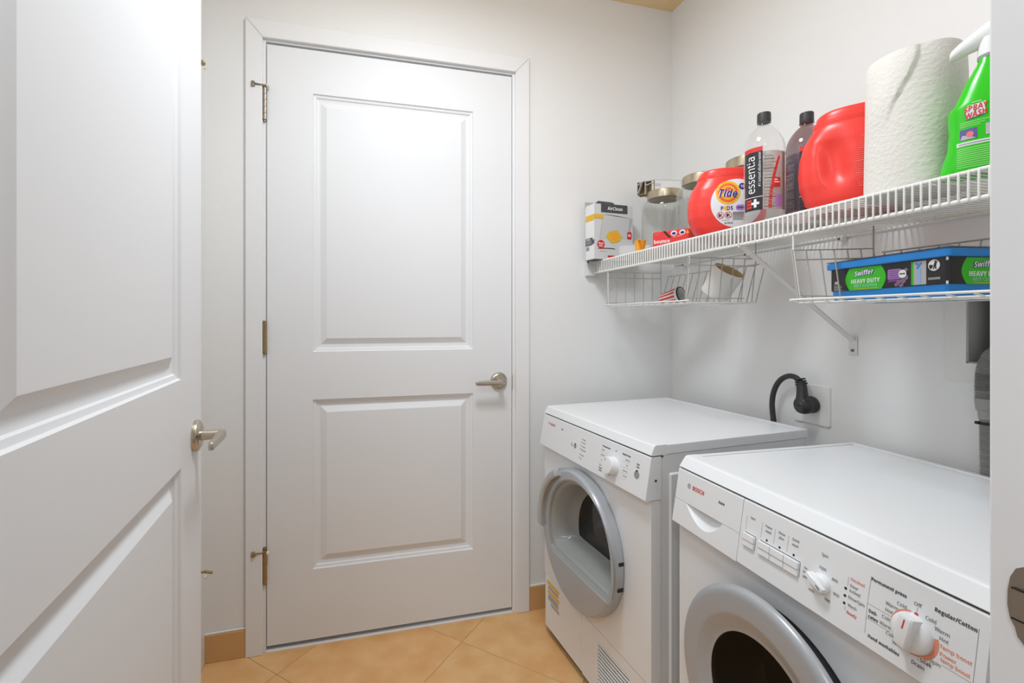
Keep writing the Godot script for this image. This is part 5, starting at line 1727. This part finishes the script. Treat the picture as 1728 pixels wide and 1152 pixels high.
func spray_bottle() -> void:
	var t := thing("spray_bottle", "bright green stain spray bottle with a white trigger head, beside the paper towel roll", "spray bottle", V(0.999, DECK, -0.541), turn_to(-0.879, 0.476))
	var rings := []
	var tb := [[0.0, 0.060, 0.026], [0.004, 0.0635, 0.029], [0.02, 0.0605, 0.030], [0.045, 0.0535, 0.030], [0.075, 0.0515, 0.030], [0.09, 0.0525, 0.030], [0.105, 0.0525, 0.030], [0.112, 0.0515, 0.0295], [0.118, 0.0455, 0.029], [0.13, 0.0405, 0.0275], [0.15, 0.033, 0.0245], [0.168, 0.0245, 0.0205], [0.18, 0.0185, 0.0175], [0.187, 0.0165, 0.0165], [0.19, 0.0158, 0.0158]]
	var n := 72
	for q in tb:
		var r := PackedVector3Array()
		for i in n:
			var a := TAU * i / n
			var e := 0.75
			r.append(V(signf(sin(a)) * pow(absf(sin(a)), e) * q[1], q[0], signf(cos(a)) * pow(absf(cos(a)), e) * q[2]))
		rings.append(r)
	var b := Mb.new()
	b.loft(rings, true, true)
	part(t, "bottle_body", b, "green_plastic", 40.0)
	var cl := Mb.new()
	cl.lathe([Vector2(0.0172, 0.188), Vector2(0.0178, 0.19), Vector2(0.0178, 0.194)], 40)
	part(t, "neck_ring", cl, "button_grey")
	var co := Mb.new()
	co.lathe([Vector2(0.0172, 0.1935), Vector2(0.0178, 0.196), Vector2(0.0165, 0.222), Vector2(0.0, 0.224)], 40)
	part(t, "collar", co, "spray_white")
	# trigger head: a swept body with its nozzle to the left (-x)
	var hd := Mb.new()
	var hr := []
	for q in [[-0.050, 0.2085, 0.0055, 0.006], [-0.048, 0.2095, 0.0085, 0.0085], [-0.040, 0.2135, 0.0118, 0.0115], [-0.026, 0.221, 0.0148, 0.013], [-0.008, 0.2295, 0.019, 0.0145], [0.012, 0.2355, 0.021, 0.015], [0.032, 0.2375, 0.018, 0.014], [0.044, 0.236, 0.010, 0.010]]:
		var r := PackedVector3Array()
		for i in 24:
			var a := TAU * i / 24
			r.append(V(q[0], q[1] + cos(a) * q[2], sin(a) * q[3]))
		r.reverse()
		hr.append(r)
	hd.loft(hr)
	part(t, "spray_head", hd, "spray_white", 50.0)
	part(t, "trigger", tu([V(0.026, 0.219, 0.0), V(0.034, 0.205, 0), V(0.036, 0.19, 0), V(0.034, 0.176, 0)], [0.006, 0.0055, 0.005, 0.004], 12), "spray_white")
	# print follows the flat front
	var fzz := func(x: float, y: float) -> float:
		for i in tb.size() - 1:
			if y <= tb[i + 1][0]:
				var s: float = (y - tb[i][0]) / (tb[i + 1][0] - tb[i][0])
				var w: float = lerpf(tb[i][1], tb[i + 1][1], s)
				var d: float = lerpf(tb[i][2], tb[i + 1][2], s)
				return d * pow(maxf(0.0, 1.0 - pow(minf(absf(x) / w, 1.0), 2.667)), 0.375)
		return 0.0
	var on := func(lift: float) -> Callable: return func(p: Vector3) -> Vector3: return V(p.x, p.y, fzz.call(p.x, p.y) + lift + p.z)
	var lab := Mb.new()
	lab.prism(PackedVector2Array([Vector2(-0.043, 0.006), Vector2(0.043, 0.006), Vector2(0.038, 0.108), Vector2(-0.038, 0.108)]), 0.0, 0.0002)
	var lo: Node3D = part(t, "label", bend(fine(lab, 0.008), on.call(0.0)), "green_plastic", 60.0)
	var add := func(called: String, poly: PackedVector2Array, m: String, lift: float) -> void:
		var f := Mb.new()
		for i in poly.size():
			poly[i].x = poly[i].x * 0.74 - 0.012
		f.prism(poly, 0.0, 0.0003)
		part(lo, called, bend(fine(f, 0.01), on.call(lift)), m, 60.0)
	var word := func(s: String, x: float, y: float, h: float, m: String, rot: float, lift: float) -> void:
		var R := Basis(Vector3(0, 0, 1), rot)
		var mb := text_mb(s, h, true, func(p: Vector3) -> Vector3: return R * p + V(x * 0.74 - 0.012, y, 0), 0.78, 0.15)
		part(lo, "lettering", bend(mb, on.call(lift)), m, 40.0)
	add.call("logo_patch", PackedVector2Array([Vector2(-0.024, 0.089), Vector2(0.005, 0.093), Vector2(0.006, 0.113), Vector2(-0.025, 0.109)]), "label_white", 0.0006)
	word.call("SPRAY", -0.009, 0.1062, 0.0085, "ink_red", 0.12, 0.001)
	word.call("n", -0.0095, 0.101, 0.003, "ink_dark", 0.12, 0.001)
	word.call("WASH", -0.009, 0.0955, 0.0085, "ink_red", 0.12, 0.001)
	add.call("logo_rule", PackedVector2Array([Vector2(-0.024, 0.0875), Vector2(0.005, 0.0915), Vector2(0.005, 0.0925), Vector2(-0.024, 0.0885)]), "photo_blue", 0.0008)
	add.call("white_line", rect(-0.015, 0.1145, 0.0, 0.1155), "label_white", 0.0005)
	add.call("white_line", rect(-0.022, 0.1105, -0.008, 0.1112), "label_white", 0.0006)
	for k in 3:
		add.call("pale_print", rect(-0.034, 0.077 + 0.0032 * k, -0.002 + 0.008 * k, 0.0788 + 0.0032 * k), "green_pale", 0.0004)
	add.call("picture", rect(-0.034, 0.056, -0.007, 0.0735), "photo_blue", 0.0005)
	add.call("picture_spot", oval(-0.018, 0.064, 0.006, 0.005), "pink", 0.0008)
	add.call("picture_spot", PackedVector2Array([Vector2(-0.0335, 0.0565), Vector2(-0.008, 0.0565), Vector2(-0.02, 0.062), Vector2(-0.03, 0.064)]), "photo_grey", 0.0007)
	add.call("picture", rect(0.006, 0.0585, 0.034, 0.0765), "photo_grey", 0.0005)
	add.call("picture_spot", oval(0.024, 0.069, 0.007, 0.0035), "pink", 0.0008)
	add.call("white_band", rect(-0.039, 0.0465, 0.038, 0.0525), "label_white", 0.0005)
	add.call("white_band_text", rect(-0.036, 0.0488, 0.03, 0.0502), "ink_grey", 0.0008)
	for k in 10:
		add.call("pale_print", rect(-0.0385, 0.0105 + 0.0034 * k, 0.012 + 0.02 * absf(sin(k * 1.3)), 0.0125 + 0.0034 * k), "green_pale", 0.0004)
	add.call("recycling_mark", oval(0.018, 0.012, 0.007, 0.0055), "green_pale", 0.0006)


# ---------------------------------------------------------------- under-shelf baskets and what lies in them
func basket(t: Node3D, z1: float, out: float, taper0: float, taper1: float, droop: float) -> void:
	# local origin at the far front bottom corner; x into the shelf, z towards the camera
	var d := 0.24
	var hb := 0.112
	var wr := 0.0016
	var top := DECK - 0.006 - 1.222
	for k in 2:
		var z := 0.0 if k == 0 else z1
		var zb := taper0 if k == 0 else z1 - taper1
		var hf := hb - droop
		var s := Mb.new()
		for y in [0.0, 0.022]:
			s.tube([V(0.0, hf + y, z), V(d, hb - droop * 0.35 + y, z)], wr, 6)
		for i in 7:
			var x := d * i / 6.0
			s.tube([V(x, 0.0, zb), V(x, lerpf(hf, hb - droop * 0.35, i / 6.0) + 0.022, z)], wr, 6)
		s.tube([V(0, 0.012, lerpf(zb, z, 0.1)), V(d - 0.03, 0.012, lerpf(zb, z, 0.1))], wr, 6)
		part(t, "side_panel", s, "wire_grey")
		part(t, "hanger_wire", tu([V(0.004, 0.0, zb), V(0.004, hf + 0.022, z), V(0.004, top, z)], wr * 1.2, 6), "wire_white")
		part(t, "hanger_wire", tu([V(d, hb - droop * 0.35, z), V(d, top, z)], wr * 1.1, 6), "wire_grey")
	var b := Mb.new()
	b.tube([V(d + 0.035, hb + 0.008, -0.006), V(d + 0.035, hb + 0.008, z1 + 0.006)], wr * 1.2, 6)
	var n := int(z1 / 0.036)
	for i in n + 1:
		var z := z1 * i / n
		b.tube([V(d + 0.035, hb + 0.008, z), V(d, 0.0, z)], wr, 6)
	part(t, "back_panel", b, "wire_grey")
	var f := Mb.new()
	f.tube([V(-0.004, 0.0035, -out), V(-0.004, 0.0035, z1 + 0.006)], 0.0024, 8)
	part(t, "front_rail", f, "wire_white")
	var m := Mb.new()
	for i in n + 1:
		var z := z1 * i / n
		m.tube([V(-0.004, 0.001, z), V(0.02, -0.003, z), V(d, 0.0, z)], wr, 6)
	for x in [0.02, d * 0.5, d]:
		m.tube([V(x, -0.003 if x < 0.1 else -0.0025, 0), V(x, -0.003 if x < 0.1 else -0.0025, z1)], wr * 1.1, 6)
	part(t, "basket_floor", m, "wire_white")


func build_baskets() -> void:
	var b1 := thing("hanging_basket", "white wire basket hung under the far half of the shelf, holding a paper tub", "basket", V(0.932, 1.222, -1.672), 0.0, "wire baskets under the shelf")
	basket(b1, 0.474, 0.02, 0.0, 0.016, 0.004)
	var b2 := thing("hanging_basket", "white wire basket under the near half of the shelf, holding the black pack", "basket", V(0.932, 1.2105, -0.853), 0.0, "wire baskets under the shelf")
	basket(b2, 0.474, 0.0, 0.017, 0.017, 0.02)
	# leaning white paper tube
	var t := thing("paper_tube", "plain white open paper tub with tan inside, leaning in the far wire basket", "paper tub", V(1.098, 1.2215, -1.286))
	var ax := V(0.14, 0.80, 0.54).normalized()
	var sx := V(1, 0, 0)
	var sz := sx.cross(ax).normalized()
	sx = ax.cross(sz)
	var X := Transform3D(Basis(sx, ax, sz), V(0.0, 0.029, 0.0))
	var o := Mb.new()
	o.lathe([Vector2(0.0, 0.0), Vector2(0.0435, 0.0), Vector2(0.046, 0.088)], 44, X)
	part(t, "tub_wall", o, "paper_white", 40.0)
	var i2 := Mb.new()
	i2.lathe([Vector2(0.046, 0.088), Vector2(0.0447, 0.088), Vector2(0.0422, 0.004), Vector2(0, 0.004)], 44, X)
	part(t, "tub_inside", i2, "paper_tan", 40.0)
	# striped cup on its side
	var c := thing("striped_cup", "small red and white striped cup with a dark rim lying in the far wire basket", "cup", V(1.115, 1.2235, -1.583))
	var ca := V(0.035, 0.02, 0.084).normalized()
	var cx := V(0, 1, 0).cross(ca).normalized()
	var cy := ca.cross(cx)
	var K := Transform3D(Basis(cx, ca, cx.cross(ca)), V(0, 0.0205, 0))
	var cb := Mb.new()
	cb.lathe([Vector2(0, 0), Vector2(0.021, 0), Vector2(0.0285, 0.078)], 32, K)
	part(c, "cup_wall", cb, "paper_white", 40.0)
	for s in 12:
		var st := Mb.new()
		st.lathe([Vector2(0.0213, 0.001), Vector2(0.0288, 0.066)], 3, K, TAU * s / 12.0, TAU * (s + 0.5) / 12.0)
		part(c, "red_stripe", st, "cup_stripe")
	var cr := Mb.new()
	cr.lathe([Vector2(0.0285, 0.076), Vector2(0.0305, 0.077), Vector2(0.0305, 0.081), Vector2(0.0285, 0.082), Vector2(0.027, 0.081)], 32, K)
	part(c, "dark_rim", cr, "seal_black")
	var ci := Mb.new()
	ci.lathe([Vector2(0.027, 0.081), Vector2(0.02, 0.004), Vector2(0, 0.004)], 32, K)
	part(c, "cup_inside", ci, "paper_white", 40.0)
	# pack of wet cloths
	var p := thing("wet_cloth_pack", "black and blue pack of heavy duty wet cloths lying in the near wire basket", "pack", V(1.07, 1.2185, -0.875), atan2(-0.98792, -0.15497))
	var L := 0.258
	var D := 0.112
	var tray := Mb.new()
	var rr := []
	for q in [[0.006, -0.0075], [0.002, -0.0035], [0.0, 0.02]]:
		var r := PackedVector3Array()
		for v in rrect(q[0], -D + q[0], L - q[0], -q[0], 0.008):
			r.append(V(v.x, q[1], v.y))
		r.reverse()
		rr.append(r)
	tray.loft(rr)
	part(p, "tray_base", tray, "pack_blue")
	var sl := Mb.new()
	var sr := []
	for q in [[0.0, 0.0165], [-0.0015, 0.0175], [-0.0015, 0.0665], [0.0, 0.068]]:
		var r := PackedVector3Array()
		for v in rrect(q[0], -D + q[0], L - q[0], -q[0], 0.008):
			r.append(V(v.x, q[1], v.y))
		r.reverse()
		sr.append(r)
	sl.loft(sr)
	part(p, "printed_sleeve", sl, "pack_black", 30.0)
	var ld := Mb.new()
	var lr := []
	for q in [[-0.006, 0.0665], [-0.008, 0.068], [-0.008, 0.0795], [-0.005, 0.0815], [0.01, 0.082]]:
		var r := PackedVector3Array()
		for v in rrect(q[0], -D + q[0], L - q[0], -q[0], 0.01):
			r.append(V(v.x, q[1], v.y))
		r.reverse()
		lr.append(r)
	ld.loft(lr)
	part(p, "tray_lid", ld, "pack_blue", 30.0)
	var lf := Mb.new()
	lf.box(V(L * 0.5, 0.0835, -D * 0.5), V(L + 0.012, 0.003, D + 0.012), 0.001)
	part(p, "lid_film", lf, "pack_lid")
	var z := 0.0016
	var sleeve := p.get_node("printed_sleeve")
	var faces := [Transform3D(Basis(), V(0, 0, z)), Transform3D(Basis(Vector3(0, 0, -1), Vector3(0, 1, 0), Vector3(1, 0, 0)), V(L + z, 0, 0.018))]
	for fi in 2:
		var T: Transform3D = faces[fi]
		var add := func(called: String, poly: PackedVector2Array, m: String, zz: float) -> void:
			if fi == 1:
				var cut := Geometry2D.intersect_polygons(poly, rect(0.02, 0.0, 0.125, 0.068))
				if cut.is_empty():
					return
				poly = cut[0]
			var f := Mb.new()
			f.prism(poly, zz, zz + 0.0003, T)
			part(sleeve, called, f, m)
		var word := func(s: String, x: float, y: float, h: float, m: String, sq: float, slant: float, rot: float, lift := 0.0003) -> void:
			var tb := text_mb(s, h, true, func(q: Vector3) -> Vector3: return T * (Basis(Vector3(0, 0, 1), rot) * q + V(x, y, lift)), sq, slant)
			part(sleeve, "lettering", tb, m, 10.0)
		var g := PackedVector2Array()
		for i in 17:
			var q := -1.0 + i / 8.0
			g.append(Vector2(0.091 + 0.038 + 0.0105 * cos(q * PI * 0.5), 0.0405 + 0.0245 * q))
		for i in 17:
			var q := 1.0 - i / 8.0
			g.append(Vector2(0.091 - 0.038 - 0.0105 * cos(q * PI * 0.5), 0.0405 + 0.0245 * q))
		add.call("green_panel", g, "pack_green", 0.0)
		for q in [[-0.0012, 0.0], [0.0012, 0.0], [0.0, 0.0012], [0.0, -0.0012]]:
			word.call("Swiffer", 0.090 + q[0] * 0.7, 0.0535 + q[1] * 0.7, 0.0106, "logo_blue", 0.92, 0.2, 0.06, 0.0004)
		word.call("Swiffer", 0.090, 0.0535, 0.0103, "ink_white", 0.92, 0.2, 0.06, 0.0009)
		if fi == 0:
			word.call("HEAVY DUTY", 0.092, 0.0355, 0.0088, "ink_white", 0.95, 0.0, 0.0)
			word.call("WET CLOTHS", 0.092, 0.0255, 0.0066, "pack_teal", 1.0, 0.0, 0.0)
		else:
			word.call("HEAVY DUTY", 0.092, 0.0355, 0.0088, "ink_white", 0.95, 0.0, 0.0)
			word.call("WET CLOTHS", 0.092, 0.0255, 0.0066, "pack_teal", 1.0, 0.0, 0.0)
		add.call("green_rule", rect(0.065, 0.0185, 0.122, 0.0195), "logo_yellow", 0.0004)
		if fi == 1:
			continue
		word.call("20", 0.0175, 0.0355, 0.0062, "ink_white", 0.95, 0.0, 0.0)
		for k in 4:
			add.call("white_print", rect(0.011, 0.0185 + 0.0032 * k, 0.033 - 0.003 * (k % 2), 0.0197 + 0.0032 * k), "ink_pale", 0.0)
		add.call("lilac_patch", rrect(0.1435, 0.033, 0.171, 0.0535, 0.003), "pack_lilac", 0.0)
		add.call("violet_patch", rect(0.1445, 0.028, 0.166, 0.034), "pack_violet", 0.0)
		for k in 4:
			add.call("violet_print", rect(0.146, 0.0365 + 0.0042 * k, 0.167, 0.0378 + 0.0042 * k), "pack_violet", 0.0004)
		for q in [[0.168, 0.026, 0.006], [0.176, 0.0285, 0.006], [0.181, 0.035, 0.006], [0.172, 0.021, 0.005], [0.182, 0.05, 0.004], [0.162, 0.022, 0.004]]:
			add.call("flower_picture", oval(q[0], q[1], q[2], q[2] * 0.9, 10), "flower", 0.0004)
		add.call("badge", oval(0.175, 0.0425, 0.0082, 0.0082), "ink_white", 0.0008)
		add.call("badge_text", rect(0.1695, 0.0415, 0.1805, 0.0438), "ink_dark", 0.0012)
		add.call("cloth_picture", rect(0.1925, 0.0185, 0.2205, 0.0635), "photo_grey", 0.0)
		add.call("cloth_stripe", rect(0.1925, 0.0185, 0.1965, 0.0635), "pack_green", 0.0004)
		add.call("cloth_stripe", rect(0.204, 0.0185, 0.2105, 0.05), "logo_sky", 0.0004)
		for q in [[0.203, 0.0585], [0.207, 0.055], [0.2045, 0.051], [0.21, 0.0585]]:
			add.call("blue_drop", oval(q[0], q[1], 0.0022, 0.0025, 10), "pack_blue", 0.0004)
		add.call("round_mark", oval(0.2345, 0.053, 0.0105, 0.0105), "ink_white", 0.0)
		add.call("figure_mark", oval(0.2375, 0.0595, 0.0016, 0.0018, 10), "pack_black", 0.0005)
		add.call("figure_mark", PackedVector2Array([Vector2(0.235, 0.0575), Vector2(0.2395, 0.0572), Vector2(0.2385, 0.051), Vector2(0.2395, 0.0455), Vector2(0.2375, 0.0455), Vector2(0.2365, 0.050), Vector2(0.2345, 0.0455), Vector2(0.2327, 0.0455), Vector2(0.2352, 0.0515)]), "pack_black", 0.0005)
		add.call("figure_mark", PackedVector2Array([Vector2(0.2268, 0.0475), Vector2(0.2312, 0.0475), Vector2(0.232, 0.054), Vector2(0.226, 0.054)]), "pack_black", 0.0005)
		var bar := Mb.new()
		bar.box(V(0, 0, 0.0007), V(0.019, 0.0012, 0.0003), 0.0, T * Transform3D(Basis(Vector3(0, 0, 1), 0.8), V(0.2345, 0.053, 0)))
		part(sleeve, "figure_bar", bar, "pack_black")
		for y in [0.063, 0.0195]:
			var tk := Mb.new()
			tk.box(V(L - 0.001, y, 0.0008), V(0.0035, 0.006, 0.0016), 0.0003)
			part(sleeve, "corner_tag", tk, "ink_white")
		for k in 2:
			add.call("white_print", rect(0.224, 0.0265 + 0.0024 * k, 0.2455, 0.0279 + 0.0024 * k), "ink_pale", 0.0)
